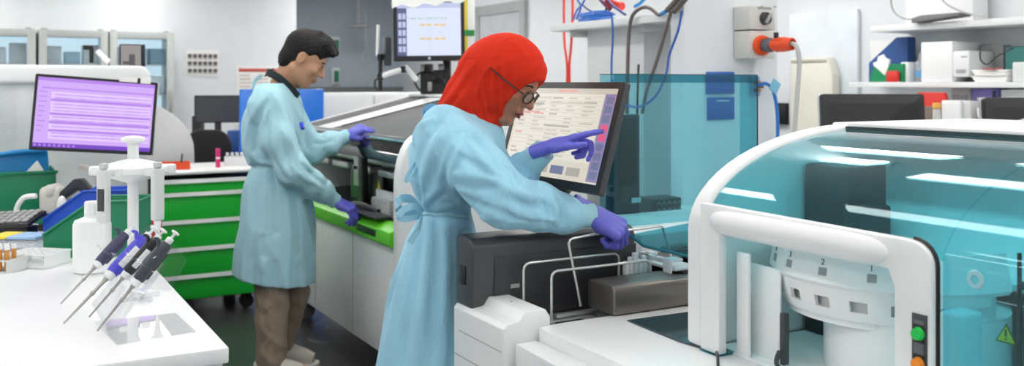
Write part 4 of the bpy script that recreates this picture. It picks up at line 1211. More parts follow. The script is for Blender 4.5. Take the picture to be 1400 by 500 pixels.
# ================================================================== green drawer cabinet
cx0, cx1, cy0, cy1 = .935, 1.62, 6.22, 6.86
gc = thing('drawer_cabinet', 'bright green drawer cabinet with aluminium handles, behind the man', 'drawer cabinet', (cx0, cy0, 0))
MB().box((cx0, cy0 + .02, .10), (cx1, cy1, .868), .004).build('carcass', mat('cabinet_black', (36, 38, 40), .4), gc, world=True)
MB().box((cx0 - .035, cy0 - .01, .08), (cx0 - .001, cy1, .90), .006).build('side_panel', mat('cabinet_black', (36, 38, 40), .4), gc, world=True)
MB().box((cx0 - .03, cy0 - .02, .9005), (cx1 + .03, cy1, .918), .004).build('worktop', BENCH, gc, world=True)
zs = [.868, .792, .612, .435, .258, .105]
def zpy(py, d=5.92): return EYE - (py - 113) / F * d
zs = [zpy(247), zpy(265), zpy(303), zpy(341), zpy(379), zpy(413)]
for k in range(5):
    dr_ = MB().box((cx0 + .002, cy0, zs[k + 1] + .004), (cx1 - .004, cy0 + .019, zs[k] - .012), .003).build('drawer', GREEN, gc, world=True)
    hh = MB().prism([(cy0 - .022, zs[k] - .020), (cy0 - .018, zs[k] - .022), (cy0 - .001, zs[k] - .002), (cy0 + .018, zs[k] - .002), (cy0 + .018, zs[k] + .003), (cy0 - .006, zs[k] + .003)], 'x', cx0 + .002, cx1 - .004, .001); o = hh.build('handle', mat('handle_silver', (226, 228, 230), .35), dr_); o.matrix_parent_inverse = Matrix.Identity(4); o.parent = dr_; o.matrix_parent_inverse = wm(dr_).inverted()
for x, y in ((cx0 + .06, cy0 + .08), (cx1 - .1, cy0 + .08), (cx0 + .06, cy1 - .08), (cx1 - .1, cy1 - .08)):
    MB().cyl((x, y - .02, .045), (x, y + .02, .045), .045, seg=18).box((x - .03, y - .03, .06), (x + .03, y + .03, .099), .004).build('caster', RUBBER, gc, world=True)
Zc = .9185
def onpx(px, d, z=Zc): p = W(px, 200, d=d); return (p.x, p.y, z)
t = thing('orange_tray', 'orange red shallow tray on the green drawer cabinet', 'tray', onpx(240, 6.15), -.2)
b = MB()
for lo, hi in (((-.09, -.06, 0), (.09, .06, .004)), ((-.09, -.06, .0045), (.09, -.056, .045)), ((-.09, .056, .0045), (.09, .06, .045)), ((-.09, -.055, .0045), (-.086, .055, .045)), ((.086, -.055, .0045), (.09, .055, .045))): b.box(lo, hi)
b.build('tray_body', ORANGE, t); MB().box((-.05, -.04, .005), (.05, .04, .03), .003).build('tray_insert', ORANGE, t)
t = thing('marker_pen', 'black marker pen standing in the orange tray', 'pen', onpx(249, 6.16, Zc + .005), 0); MB().tube([(0, .049, 0), (.01, .049, .09)], .005, 8).build('barrel', BLACKP, t)
t = thing('paper_sheet', 'white paper sheet on top of the green drawer cabinet', 'paper', onpx(296, 6.2, Zc), -.25); MB().box((-.12, -.10, 0), (.15, .10, .003)).build('sheet', PAPER, t)
t = thing('pink_tube', 'small pink and white upright tube on the green drawer cabinet', 'tube', onpx(298, 6.22, Zc + .0035), 0); MB().box((-.013, -.013, 0), (.013, .013, .055), .003).build('lower_half', mat('hot_pink', (222, 40, 120), .4), t); MB().box((-.013, -.013, .056), (.013, .013, .068), .003).build('label_band', PAPER, t); MB().box((-.013, -.013, .069), (.013, .013, .125), .003).build('upper_half', mat('hot_pink', (222, 40, 120), .4), t)
t = thing('peg_rack', 'white rack of small white vials on the green drawer cabinet', 'tube rack', onpx(334, 6.42), -.2); MB().box((-.13, -.06, 0), (.13, .06, .06), .004).build('rack_body', WHITE2, t)
for k in range(8):
    for j in range(3): MB().lathe([(.010, .0605), (.010, .085), (0, .087)], (-.11 + .031 * k, -.04 + .04 * j, 0), 'z', 10).build('vial', LGREY, t)

# ================================================================== left: big white analyser under film, grey side panel
la = thing('film_wrapped_analyser', 'tall white analyser under clear film behind the purple monitor', 'lab analyser', (-.4, 6.0, 0))
xr = W(203, 95, Y=5.6).x
MB().prism(rrect(-2.2, xr, .85, 1.56, .09, 6, (0, 0, 1, 0)), 'y', 5.62, 6.18, .01, 3).build('upper_body', mat('analyser_white', (222, 225, 226), .45), la, world=True)
MB().prism(rrect(-2.2, xr + .01, 1.475, 1.575, .06, 6, (0, 0, 1, 0)), 'y', 5.585, 6.20, .02, 4).build('top_band', WHITE, la, world=True)
MB().box((-2.2, 5.66, .0), (xr - .05, 6.15, .85), .01).build('lower_body', LGREY, la, world=True)
b = MB()
for k in range(9): b.box((-1.0, 5.612, .98 + .05 * k), (-.05, 5.617, 1.0 + .05 * k))
b.build('side_louvre', LGREY, la, world=True)
fm = MB(); n = 14
rows = [[(-1.6 + 1.75 * i / n, 5.595 - .012 * abs(math.sin(i * 1.7 + j * .9)), .86 + .60 * j / 8) for i in range(n + 1)] for j in range(9)]
fm._add([p for r_ in rows for p in r_], [[i * (n + 1) + j, i * (n + 1) + j + 1, (i + 1) * (n + 1) + j + 1, (i + 1) * (n + 1) + j] for i in range(8) for j in range(n)])
fm.build('film_cover', FILM, la, world=True)
# arm on top
t = thing('jointed_mount', 'black and white jointed arm on top of the film wrapped analyser', 'monitor arm', W(124, 92, d=5.45))
g_ = lambda px, py: W(px, py - 4, d=5.45)
MB().tube([g_(125, 90), g_(125, 68)], .012, 10).box(g_(113, 72) - Vector((0, .02, 0)), g_(128, 66) + Vector((0, .02, 0)), .003).build('post', BLACKP, t, world=True)
MB().tube([g_(133, 74), g_(149, 89)], .016, 10).build('strut', WHITE, t, world=True)
# grey curved panel behind the drawer cabinet
Yg = 7.05
pts = [(W(px, py, Y=Yg).x, W(px, py, Y=Yg).z) for px, py in ((170, 132), (200, 138), (215, 143), (235, 155), (250, 168), (260, 182), (265, 196), (266, 215))]
t = thing('grey_instrument', 'light grey instrument with a rounded side panel behind the green cabinet', 'lab instrument', (1.0, Yg, 0))
MB().prism([(pts[0][0] - .3, .0), (pts[0][0] - .3, pts[0][1])] + pts + [(pts[-1][0], 0)], 'y', Yg, Yg + .06, .01).build('side_panel', mat('panel_grey', (206, 208, 210), .5), t, world=True)
MB().prism([(pts[0][0] - .3, .0), (pts[0][0] - .3, pts[0][1] - .02)] + [(x - .02, z - .02) for x, z in pts] + [(pts[-1][0] - .02, 0)], 'y', Yg + .061, Yg + .7, .01).build('body', WHITE2, t, world=True)

# ================================================================== far back: fridges, papers, desk
FRM = mat('fridge_frame', (196, 202, 200), .4)
INB = glow('fridge_light', (206, 232, 246), .95, .5)
for i, (pa_, pb_, lab) in enumerate(((-58, 49, 'tall glass-door fridge with a pale grey frame at the left edge'), (53, 148, 'tall glass-door fridge with a pale grey frame, middle of the three'), (150, 238, 'tall glass-door fridge with a pale grey frame, rightmost of the three'))):
    a_, e_ = W(pa_, 60, Y=10.85), W(pb_, 60, Y=10.85); x0_, x1_ = a_.x, e_.x; zt = 2.03
    t = thing('display_fridge', lab, 'fridge', ((x0_ + x1_) / 2, 11.1, 0), 0, 'glass-door fridges on the back wall')
    b = MB()
    for lo, hi in (((x0_, 10.9, .0), (x0_ + .04, 11.48, zt)), ((x1_ - .04, 10.9, 0), (x1_, 11.48, zt)), ((x0_ + .04, 10.9, zt - .05), (x1_ - .04, 11.48, zt)), ((x0_ + .04, 10.9, 0), (x1_ - .04, 11.48, .12)), ((x0_ + .04, 11.44, .12), (x1_ - .04, 11.48, zt - .05))): b.box(lo, hi)
    b.build('carcass', FRM, t, world=True)
    MB().box((x0_ + .045, 11.40, .13), (x1_ - .045, 11.435, zt - .06)).build('lit_back', INB, t, world=True)
    for k in range(5): MB().box((x0_ + .041, 10.95, .35 + .33 * k), (x1_ - .041, 11.39, .36 + .33 * k)).build('shelf', ALU, t, world=True)
    b = MB(); w1 = .075
    for lo, hi in (((x0_, 10.85, .05), (x0_ + w1, 10.895, zt)), ((x1_ - w1, 10.85, .05), (x1_, 10.895, zt)), ((x0_ + w1, 10.85, zt - w1), (x1_ - w1, 10.895, zt)), ((x0_ + w1, 10.85, .05), (x1_ - w1, 10.895, .12))): b.box(lo, hi, .004)
    df = b.build('door_frame', FRM, t, world=True)
    o = MB().box((x0_ + w1, 10.865, .12), (x1_ - w1, 10.872, zt - w1)).build('door_glass', GLASS, df); o.matrix_parent_inverse = wm(df).inverted()
    o = MB().box((x1_ - .05, 10.82, 1.0), (x1_ - .03, 10.849, 1.4), .004).build('handle', STEEL, df); o.matrix_parent_inverse = wm(df).inverted()
    MB().cyl((x0_ + .06, 11.0, zt), (x0_ + .06, 11.0, zt + .02), .03).cyl((x1_ - .06, 11.0, zt), (x1_ - .06, 11.0, zt + .02), .03).build('hinge', GREYP, t, world=True)
    rr_ = random.Random(i)
    wd2 = x1_ - x0_ - .12
    words_ = ('left', 'middle', 'right')
    for s_ in (3, 4):
        for k in range(3):
            w2 = wd2 / 3 - .03; h2 = rr_.uniform(.12, .22)
            bx = MB().box((-w2 / 2, -.12, 0), (w2 / 2, .12, h2), .008).build('stored_box', [mat('icy_white', (226, 238, 244), .5), mat('icy_blue', (164, 204, 226), .5)][rr_.random() < .4])
            bx.location = (x0_ + .06 + wd2 * (k + .5) / 3, 11.15, .3605 + .33 * s_ )
            tag(bx, '%s box on the %s shelf of the %s fridge' % (('first', 'second', 'third')[k], 'fourth' if s_ == 3 else 'top', ('leftmost', 'middle', 'rightmost')[i]), 'box', 'boxes in the glass-door fridges')
# screen hanging in front of the rightmost fridge
t = monitor('monitor', 'small grey screen with a dark side standing before the rightmost fridge', .125, .132, W(179, 75.5, d=5.62), -.0, 0, 0, ([glow('dim_screen', (150, 146, 144), .9), glow('dim_dark', (84, 80, 84), .9)], [(0, 0, 1, 1, 0), (.4, .45, .7, 1, 1), (.1, .8, .4, .95, 1)]), bez=.006, thick=.02)
MB().box((.0635, -.005, -.066), (.080, .03, .066), .003).build('dark_side', mat('navy_side', (36, 42, 64), .4), t)
MB().box((-.04, .021, -.066), (.04, .06, -.05), .003).build('stand', BLACKP, t)
# papers on the back wall
def onwall(px, py, Y=11.49): return W(px, py, Y=Y)
a_, e_ = onwall(254, 68), onwall(299, 104)
t = thing('notice_sheet', 'white sheet with rows of small dark portraits on the back wall', 'notice', (a_.x, 11.495, e_.z))
b = MB().box((a_.x, 11.49, e_.z), (e_.x, 11.499, a_.z)); b2 = b
for r_ in range(3):
    for k in range(6):
        x_ = a_.x + (e_.x - a_.x) * (.06 + .155 * k); z_ = a_.z - (a_.z - e_.z) * (.16 + .28 * r_)
        b.cur = 1; b.box((x_, 11.486, z_ - .045), (x_ + .045, 11.4895, z_)); b.cur = 2; b.box((x_, 11.486, z_ - .062), (x_ + .045, 11.4895, z_ - .054))
b.build('sheet', [PAPER, mat('print_dark', (96, 88, 90), .7), mat('print_mid', (160, 156, 158), .7)], t, world=True)
a_, e_ = onwall(323, 90), onwall(400, 170)
t = thing('poster', 'white poster with a red heading on the back wall, behind the man\'s neck', 'poster', (a_.x, 11.495, e_.z))
MB().box((a_.x, 11.49, e_.z), (e_.x, 11.499, a_.z)).build('sheet', PAPER, t, world=True)
MB().box((a_.x + .03, 11.486, a_.z - .07), (e_.x - .06, 11.4895, a_.z - .03)).build('heading_print', mat('print_red', (196, 84, 76), .7), t, world=True)
b = MB()
for k in range(12):
    for j in range(3): b.box((a_.x + .04 + .22 * j, 11.486, a_.z - .12 - .045 * k), (a_.x + .04 + .22 * j + rnd.uniform(.08, .19), 11.4895, a_.z - .105 - .045 * k))
b.build('text_print', mat('print_pale', (206, 186, 182), .7), t, world=True)
# far desk with monitor and chair
c = W(298, 149, d=8.6)
dk = thing('far_desk', 'white desk below the back wall carrying a dark monitor', 'desk', (c.x, c.y, 0))
MB().box((c.x - .9, c.y - .35, .72), (c.x + .7, c.y + .4, .75), .004).build('desk_top', BENCH, dk, world=True)
for sx in (-.85, .65):
    for sy_ in (-.3, .35): MB().box((c.x + sx - .02, c.y + sy_ - .02, 0), (c.x + sx + .02, c.y + sy_ + .02, .72)).build('leg', GREYP, dk, world=True)
t = monitor('monitor', 'switched-off dark monitor on the desk below the wall sheets', .41, .25, c, -math.atan2(c.x, c.y), 0, 0, ([mat('off_screen', (70, 71, 76), .3)], [(0, 0, 1, 1, 0)]), bez=.012)
MB().box((-.03, .02, -.46), (.03, .05, -.12), .005).box((-.12, -.06, -.487), (.12, .10, -.46), .006).build('stand', BLACKP, t)
for (px0, px1, py0, py1, d_, nm, lab, m_) in ((266, 276, 158, 205, 9.0, 'black_case', 'black case standing left of the dark monitor', BLACKP), (314, 330, 178, 206, 8.5, 'blue_carton', 'blue and black carton right of the dark monitor', NAVYB)):
    p0, p1 = W(px0, py1, d=d_), W(px1, py0, d=d_)
    b = MB().box((-.5 * abs((p1 - p0).xy.length), -.08, 0), (.5 * abs((p1 - p0).xy.length), .08, max(.1, p1.z - .752)), .006)
    o = b.build(nm, m_); o.location = ((p0.x + p1.x) / 2, (p0.y + p1.y) / 2, .7515); o.rotation_euler.z = -YAW; tag(o, lab, 'box')
pch = W(283, 200, d=8.05)
ch = thing('office_chair', 'black office chair with a rounded back in front of the far desk', 'chair', (pch.x, pch.y, 0), -YAW)
MB().prism(rrect(-.2, .2, .62, 1.08, .14, 8, (0, 0, 1, 1)), 'y', .0, .06, .02, 3).build('backrest', RUBBER, ch)
MB().box((-.22, -.40, .44), (.22, .02, .51), .03, 3).build('seat', RUBBER, ch)
MB().cyl((0, -.2, .1), (0, -.2, .44), .03).box((-.03, -.0, .48), (.03, .05, .65), .01).build('column', BLACKP, ch)
for k in range(5):
    a_ = 2 * math.pi * k / 5
    MB().tube([(0, -.2, .11), (.28 * math.cos(a_), -.2 + .28 * math.sin(a_), .07)], [.025, .018], 8).ball((.28 * math.cos(a_), -.2 + .28 * math.sin(a_), .03), .03, 10, 8).build('foot', BLACKP, ch)
# blue screen board behind the man and white cupboard
a_, e_ = W(328, 122, Y=7.7), W(443, 122, Y=7.7)
t = thing('blue_screen_board', 'bright blue glossy standing board behind the man', 'partition', ((a_.x + e_.x) / 2, 7.7, 0))
MB().box((a_.x, 7.7, .25), (e_.x, 7.73, a_.z), .008).build('board', mat('vivid_blue', (22, 118, 226), .25), t, world=True)
for x in (a_.x + .06, e_.x - .06): MB().box((x - .02, 7.6, 0), (x + .02, 7.83, .03), .005).box((x - .015, 7.705, .03), (x + .015, 7.725, .25)).build('foot', GREYP, t, world=True)
a_, e_ = W(442, 128, Y=8.0), W(640, 128, Y=8.0)
t = thing('white_cupboard', 'low white cupboard behind the charcoal hood', 'cupboard', ((a_.x + e_.x) / 2, 8.2, 0))
MB().box((a_.x, 8.02, .05), (e_.x, 8.45, 1.39), .006).build('carcass', WHITE2, t, world=True)
for k in range(3): MB().box((a_.x + (e_.x - a_.x) * k / 3 + .005, 8.0, .07), (a_.x + (e_.x - a_.x) * (k + 1) / 3 - .005, 8.018, 1.37), .003).build('door', WHITE2, t, world=True)
MB().box((a_.x + .02, 8.05, 0), (e_.x - .02, 8.42, .049)).build('plinth', GREYP, t, world=True)
# shower, pull handle and green bottles in the recess
p_ = W(490, 36, Y=12.4)
t = thing('emergency_shower', 'grey emergency shower head hanging in the recess', 'shower', (p_.x, p_.y, p_.z))
MB().lathe([(.015, .12), (.02, .05), (.06, .02), (.15, .0), (.15, -.015), (0, -.015)], (0, 0, 0), 'z', 24).build('shower_head', GREYP, t)
MB().tube([(0, 0, .10), (0, 0, ZC - p_.z - .002)], .018, 10).box((-.03, -.03, .2), (.03, .03, .26), .008).tube([(.03, 0, .24), (.10, 0, .24), (.10, 0, .12)], .008, 8).build('pipe', GREYP, t)
p_ = W(500, 64, Y=12.0)
t = thing('pull_handle', 'thin triangular pull handle hanging beside the emergency shower', 'pull handle', (p_.x, p_.y, p_.z))
MB().tube([(0, 0, 0), (-.06, 0, -.17), (.06, 0, -.17)], .006, 6, closed=True).build('triangle', ALU, t)
MB().tube([(0, 0, 0), (0, .0, .42)], .004, 6).build('rod', ALU, t)
a_, e_ = W(434, 52, Y=12.98), W(448, 86, Y=12.98)
o = MB().box((a_.x, 12.96, e_.z), (e_.x, 12.998, a_.z), .006).build('wall_plate', mat('plate_grey', (150, 154, 154), .5)); tag(o, 'grey plate on the recess wall right of the man\'s face', 'wall plate')
for (px, py, lab) in ((461, 62, 'green and white wall dispenser beside the grey plate, upper one'), (461, 104, 'green and white wall dispenser below the grey plate, lower one')):
    p_ = W(px, py, Y=12.9)
    t = thing('wall_dispenser', lab, 'dispenser', (p_.x, 12.99, p_.z), 0, 'green dispensers in the recess')
    MB().box((-.03, -.10, -.08), (.03, -.03, .08), .015, 3).build('bottle', mat('dispenser_green', (18, 120, 80), .4), t); MB().box((-.06, -.03, -.12), (.06, .008, .12), .006).build('back_plate', WHITE2, t)
p_ = W(640, 40, d=6.35)
sp = thing('service_pole', 'white square service pole with yellow tape and a green band beside the upper monitor', 'pole', (p_.x, p_.y, 0), -YAW)
MB().box((-.042, 0, 0), (.042, .05, ZC - .001), .002).build('shaft', PAPER, sp); MB().box((-.036, -.0016, 1.0), (-.002, -.0004, ZC - .01)).build('yellow_tape', YELLOW, sp)
MB().box((-.0425, -.0032, 1.795), (.0425, -.0018, 1.835)).build('green_band', mat('band_green', (60, 160, 84), .5), sp)
# ================================================================== shelf with cables, partition fittings
XS = 2.98
ye = W(752, 40, X=XS).y
sh = thing('cable_shelf', 'white wall shelf loaded with cables, above the touch screen', 'shelf', (3.2, 4.3, 1.79))
MB().box((XS, 3.722, 1.787), (3.42, ye, 1.828), .003).build('board', WHITE2, sh, world=True)
for y in (4.0, ye - .15): MB().box((XS + .05, y - .012, 1.75), (3.42, y + .012, 1.786), .002).build('bracket', LGREY, sh, world=True)
p0, p1 = W(880, 100, X=3.12), W(803, 100, X=3.12)
struct(MB().box((3.12, p0.y, 0), (3.40, p1.y, 1.7865), .002).build('trim_1', mat('post_paint', (212, 214, 216), .6)))
# second small shelf in the gap, farther
a_, e_ = W(862, 78, X=4.3), W(936, 78, X=4.3)
t = thing('small_shelf', 'small white shelf seen in the gap left of the white pier', 'shelf', (4.3, a_.y, a_.z))
MB().box((4.3, e_.y - .3, W(880, 90, X=4.3).z), (4.6, a_.y, W(880, 72, X=4.3).z), .004).build('board', LGREY, t, world=True)
MB().box((4.3 + .02, a_.y - .06, .0), (4.6, a_.y - .02, W(880, 90, X=4.3).z - .001), .004).build('side_panel', LGREY, t, world=True)
MB().box((4.3 + .02, e_.y - .28, .0), (4.6, e_.y - .24, W(880, 90, X=4.3).z - .001), .004).build('side_panel', LGREY, t, world=True)
G = lambda px, py, X=2.955: W(px, py, X=X)
def cable(name, label, pts, r, m, X=2.955, cat='cable', group=None):
    return tag(MB().tube([G(px, py, X) for px, py in pts], r, 8, 6).build(name, m), label, cat, group)
GB = mat('grey_brown_cable', (104, 94, 92), .5); BLC = mat('blue_cable', (48, 96, 178), .45); NVC = mat('navy_cable', (44, 56, 120), .45); RDC = mat('red_cable', (224, 60, 50), .45)
cable('grey_cable', 'thick grey cable looping off the cable shelf and hanging straight down, left one', [(908, 17), (900, 20), (890, 12), (880, 10), (868, 17), (862, 30), (859, 60), (858, 105), (857, 160)], .010, GB)
cable('grey_cable', 'thick grey cable slanting down from the plugs on the cable shelf, right one', [(918, 14), (912, 35), (902, 70), (894, 95), (884, 125), (878, 155)], .009, GB)
cable('blue_cable', 'blue cable hanging in a wide loop below the cable shelf', [(836, 20), (838, 45), (836, 90), (838, 120), (848, 138), (866, 146), (884, 142), (900, 126), (911, 100), (915, 75), (927, 42), (932, 15)], .006, BLC, 2.93)
cable('black_cable', 'thin black cable hanging beside the left grey cable', [(873, 88), (872, 120), (871, 160)], .006, BLACKP, 3.06)
cable('black_cable', 'black cable arched over the small shelf in the gap', [(880, 72), (890, 68), (902, 70), (906, 73)], .008, BLACKP, 4.28)
coil = MB()
for k in range(6):
    c = G(815, 21, 3.08 + .012 * (k % 3)); 
    coil.tube([(3.09 + .07 * math.cos(a) + .01 * math.sin(3 * a + k), c.y + (.17 - .012 * k) * math.sin(a) , 1.838 + .009 * k + .004 * math.sin(2 * a + k)) for a in np.linspace(0, 2 * math.pi, 22)[:-1]], .0055, 6, closed=True)
tag(coil.build('cable_coil', mat('bright_blue_cable', (30, 110, 200), .4)), 'flat coil of bright blue cable lying on the cable shelf', 'cable')
cable('blue_cable', 'thin blue cables crossing upward from the blue coil on the cable shelf', [(784, 27), (789, 14), (796, 6), (803, -8)], .006, BLC, 3.1)
cable('blue_cable', 'thin blue cable curving up from the left end of the coil to the right', [(788, 26), (794, 10), (790, 0), (786, -10)], .006, BLC, 3.04)
cable('blue_cable', 'thin blue cable arching from the coil past the red plugs', [(796, 6), (806, 14), (820, 18), (829, 12), (824, 2), (818, -8)], .006, NVC, 3.12)
rp = thing('red_connector', 'bunch of red plugs above the blue coil on the cable shelf', 'connector', G(843, 8, 3.15))
MB().tube([G(832, -3, 3.15), G(841, 6, 3.15), G(850, 9, 3.15)], .026, 10).build('plug_body', REDP, rp, world=True)
MB().tube([G(819, -4, 3.13), G(827, 5, 3.13), G(834, 12, 3.13)], .014, 10).build('plug_body', mat('dark_red', (150, 40, 60), .4), rp, world=True)
MB().tube([G(826, -6, 3.1), G(838, 8, 3.1), G(855, 20, 3.1)], .008, 8).build('lead', NVC, rp, world=True)
cable('cyan_cable', 'short pair of cyan cables on the cable shelf', [(885, -6), (876, 4), (868, 9)], .010, CYANP, 3.1)
dp = thing('power_plug', 'dark power plugs hanging at the right end of the cable shelf', 'plug', G(922, 8))
MB().tube([G(913, 14), G(924, 2), G(932, -6)], .016, 10).build('plug_body', GB, dp, world=True); MB().tube([G(921, 16), G(930, 6), G(938, -3)], .015, 10).build('plug_body', GB, dp, world=True)
MB().tube([G(904, 19), G(911, 15)], .011, 10).build('cyan_sleeve', CYANP, dp, world=True)
rc_ = thing('red_cable', 'red double cable hanging down the white wall left of the cable shelf', 'cable', W(777, 80, X=3.55))
for s_ in (-1, 1):
    MB().tube([W(777 + s_ * 5.5, -20, X=3.55), W(777 + s_ * 6, 20, X=3.55), W(776.5 + s_ * 4.5, 60, X=3.55), W(777 + s_ * 1.5, 90, X=3.55), W(777 + s_ * 2, 130, X=3.55), W(777 + s_ * 1, 200, X=3.55)], .009, 8, 5).build('cord', RDC, rc_, world=True)

# isolator switch with orange socket, plug and its cable, on the white pier
Yp = 3.618
a_, e_ = W(1027, 7, Y=3.49), W(1062, 80, Y=3.49); zm = W(1040, 41, Y=3.49).z
iso = thing('isolator_switch', 'pale grey two-part isolator switch box on the white pier', 'switch', ((a_.x + e_.x) / 2, Yp, zm))
CREAM = mat('warm_switch_grey', (212, 212, 206), .45)
MB().box((a_.x, 3.50, zm + .003), (e_.x, Yp, a_.z), .006).build('upper_box', CREAM, iso, world=True)
MB().box((a_.x, 3.50, e_.z), (e_.x, Yp, zm - .003), .006).build('lower_box', CREAM, iso, world=True)
k_ = W(1049, 25, Y=3.48)
kn = MB().cyl((k_.x, 3.4995, k_.z), (k_.x, 3.478, k_.z), .034, .030, 28).build('rotary_knob', DGREY, iso, world=True)
b = MB(); b.M = Matrix.Translation((k_.x, 3.475, k_.z)) @ Matrix.Rotation(math.radians(35), 4, 'Y'); b.box((-.007, -.012, -.030), (.007, .0025, .030), .004)
o = b.build('knob_grip', GREYP, kn); o.matrix_parent_inverse = wm(kn).inverted()
b = MB()
for px in (1041, 1059): p_ = W(px, 9, Y=3.5); b.cyl((p_.x, 3.4995, p_.z), (p_.x, 3.496, p_.z), .006, seg=10)
b.box((k_.x - .045, 3.4985, k_.z + .045), (k_.x + .045, 3.4998, k_.z + .058)); b.build('screw', GREYP, iso, world=True)
s_ = W(1043, 62, Y=3.48)
SO = mat('socket_orange', (236, 80, 26), .35)
MB().lathe([(.030, 0), (.046, 0), (.050, .010), (.046, .028), (.030, .030)], (s_.x, 0, s_.z), 'y', 28, close=True)
b = MB().lathe([(.030, 3.499), (.050, 3.499), (.052, 3.488), (.048, 3.470), (.032, 3.468)], (s_.x, 0, s_.z), 'y', 30, close=True); b.build('socket_ring', SO, iso, world=True)
pg = thing('orange_plug', 'orange and grey industrial plug pushed into the isolator socket', 'plug', (s_.x, 3.46, s_.z))
b = MB().lathe([(0, 3.497), (.028, 3.497), (.029, 3.46), (.033, 3.455), (.033, 3.415), (.028, 3.41), (0, 3.41)], (s_.x, 0, s_.z), 'y', 24)
for k in range(12):
    a = 2 * math.pi * k / 12; b.box((s_.x + .032 * math.cos(a) - .003, 3.418, s_.z + .032 * math.sin(a) - .003), (s_.x + .032 * math.cos(a) + .003, 3.452, s_.z + .032 * math.sin(a) + .003))
b.build('grey_collar', mat('collar_grey', (92, 98, 104), .4), pg, world=True)
b = MB().lathe([(.0, 3.409), (.028, 3.409), (.033, 3.40), (.031, 3.36), (.035, 3.32), (.030, 3.285), (.024, 3.283), (.022, 3.30), (0, 3.30)], (s_.x, 0, s_.z), 'y', 24)
for k in range(8):
    a = 2 * math.pi * k / 8; b.box((s_.x + .032 * math.cos(a) - .004, 3.33, s_.z + .032 * math.sin(a) - .004), (s_.x + .032 * math.cos(a) + .004, 3.39, s_.z + .032 * math.sin(a) + .004), .002)
b.build('orange_body', SO, pg, world=True)
MB().box((s_.x - .008, 3.38, s_.z + .03), (s_.x + .008, 3.40, s_.z + .06), .002).build('latch', BLACKP, pg, world=True)
MB().tube([(s_.x, 3.31, s_.z), (s_.x, 3.26, s_.z - .01), (s_.x + .01, 3.25, s_.z - .10), (s_.x, 3.26, s_.z - .30), (s_.x - .01, 3.27, s_.z - .52), (s_.x + .02, 3.3, 1.0), (s_.x + .10, 3.36, .98)], .011, 10, 6).build('lead', mat('lead_grey', (196, 196, 194), .5), pg, world=True)
# blue plates on the pier
PB = mat('plate_blue', (40, 98, 178), .4)
for (px0, px1, py0, py1, lab) in ((966, 1004, 98, 128, 'blue socket plate high on the white pier, behind the teal screen'), (968, 1004, 133, 163, 'blue socket plate on the white pier, lower one behind the teal screen')):
    p0, p1 = W(px0, py0, Y=3.61), W(px1, py1, Y=3.61)
    t = thing('socket_plate', lab, 'socket', ((p0.x + p1.x) / 2, Yp, (p0.z + p1.z) / 2), 0, 'blue socket plates on the pier')
    MB().box((p0.x, 3.606, p1.z), (p1.x, Yp, p0.z), .004).build('plate', PB, t, world=True)
    MB().box((p0.x + .05, 3.603, p0.z - .02), (p1.x - .04, 3.6055, p0.z - .015)).build('label_strip', PAPER, t, world=True)
p_ = W(1035, 118, Y=3.6)
t = thing('socket_plate', 'grey socket plate with brass connectors right of the teal screen', 'socket', (p_.x, Yp, p_.z))
MB().box((p_.x - .035, 3.606, p_.z - .05), (p_.x + .03, Yp, p_.z + .05), .004).build('plate', mat('plate_pale_blue', (150, 170, 196), .4), t, world=True)
b = MB()
for dx, dz in ((-.01, .02), (.01, 0), (-.01, -.02)): b.cyl((p_.x + dx, 3.605, p_.z + dz), (p_.x + dx, 3.57, p_.z + dz), .009, seg=10)
b.build('connector', mat('brass', (190, 130, 80), .35, .7), t, world=True)
q_ = W(1057, 118, Y=3.55)
bt_ = thing('tagged_cable', 'bright blue cable with a pale cyan tag, hanging right of the teal screen', 'cable', q_)
MB().tube([W(1036, 117, Y=3.565), W(1046, 114, Y=3.55), W(1055, 120, Y=3.55), W(1060, 135, Y=3.55), W(1063, 160, Y=3.55), W(1063, 200, Y=3.55), W(1063, 232, Y=3.55)], .009, 8, 5).build('cable', mat('tag_cable_blue', (40, 120, 206), .4), bt_, world=True)
b = MB(); b.M = Matrix.Translation(q_ + Vector((0, -.012, 0))) @ Matrix.Rotation(math.radians(32), 4, 'Y'); b.box((-.030, -.003, -.032), (.030, .003, .032), .003)
b.build('tag', mat('tag_cyan', (126, 196, 222), .5), bt_, world=True)
p0, p1 = W(1048, 140, X=5.39), W(1078, 170, X=5.39)
o = MB().box((5.36, p1.y, p1.z), (5.398, p0.y, p0.z), .004).build('wall_screen', BLACKP); tag(o, 'small black panel on the wall behind the blue tagged cable', 'screen')

# counter behind the teal screen with basket and terminal
ct = thing('side_counter', 'white counter behind the teal screen carrying a patterned basket', 'counter', (2.75, 3.3, 0))
MB().box((2.14, 3.08, .0), (3.1, 3.58, .86), .004).build('cabinet', WHITE2, ct, world=True); MB().box((2.12, 3.06, .8605), (3.12, 3.60, .885), .003).build('worktop', BENCH, ct, world=True)
p_ = W(909, 290, Y=3.22)
bk = thing('patterned_basket', 'dark basket with a pale zigzag pattern on the counter behind the teal screen', 'basket', (p_.x, 3.26, .8855))
MB().prism([(-.072, 0), (.072, 0), (.078, .10), (-.078, .10)], 'y', -.06, .06, .008).build('basket_body', mat('basket_dark', (46, 50, 54), .6), bk)
b = MB()
for r_ in range(3):
    for k in range(5):
        x_ = -.06 + .028 * k; z_ = .016 + .028 * r_
        b.face([(x_, -.0635, z_), (x_ + .011, -.0635, z_ + .012), (x_ + .011, -.0635, z_ + .017), (x_, -.0635, z_ + .005)]); b.face([(x_ + .011, -.0635, z_ + .012), (x_ + .022, -.0635, z_), (x_ + .022, -.0635, z_ + .005), (x_ + .011, -.0635, z_ + .017)])
b.build('zigzag', mat('basket_pale', (150, 156, 158), .6), bk)
p0, p1 = W(849, 157, Y=3.02), W(884, 312, Y=3.02)
t = thing('dark_terminal', 'tall dark terminal standing behind the left side of the teal screen', 'terminal', ((p0.x + p1.x) / 2, 3.055, 0))
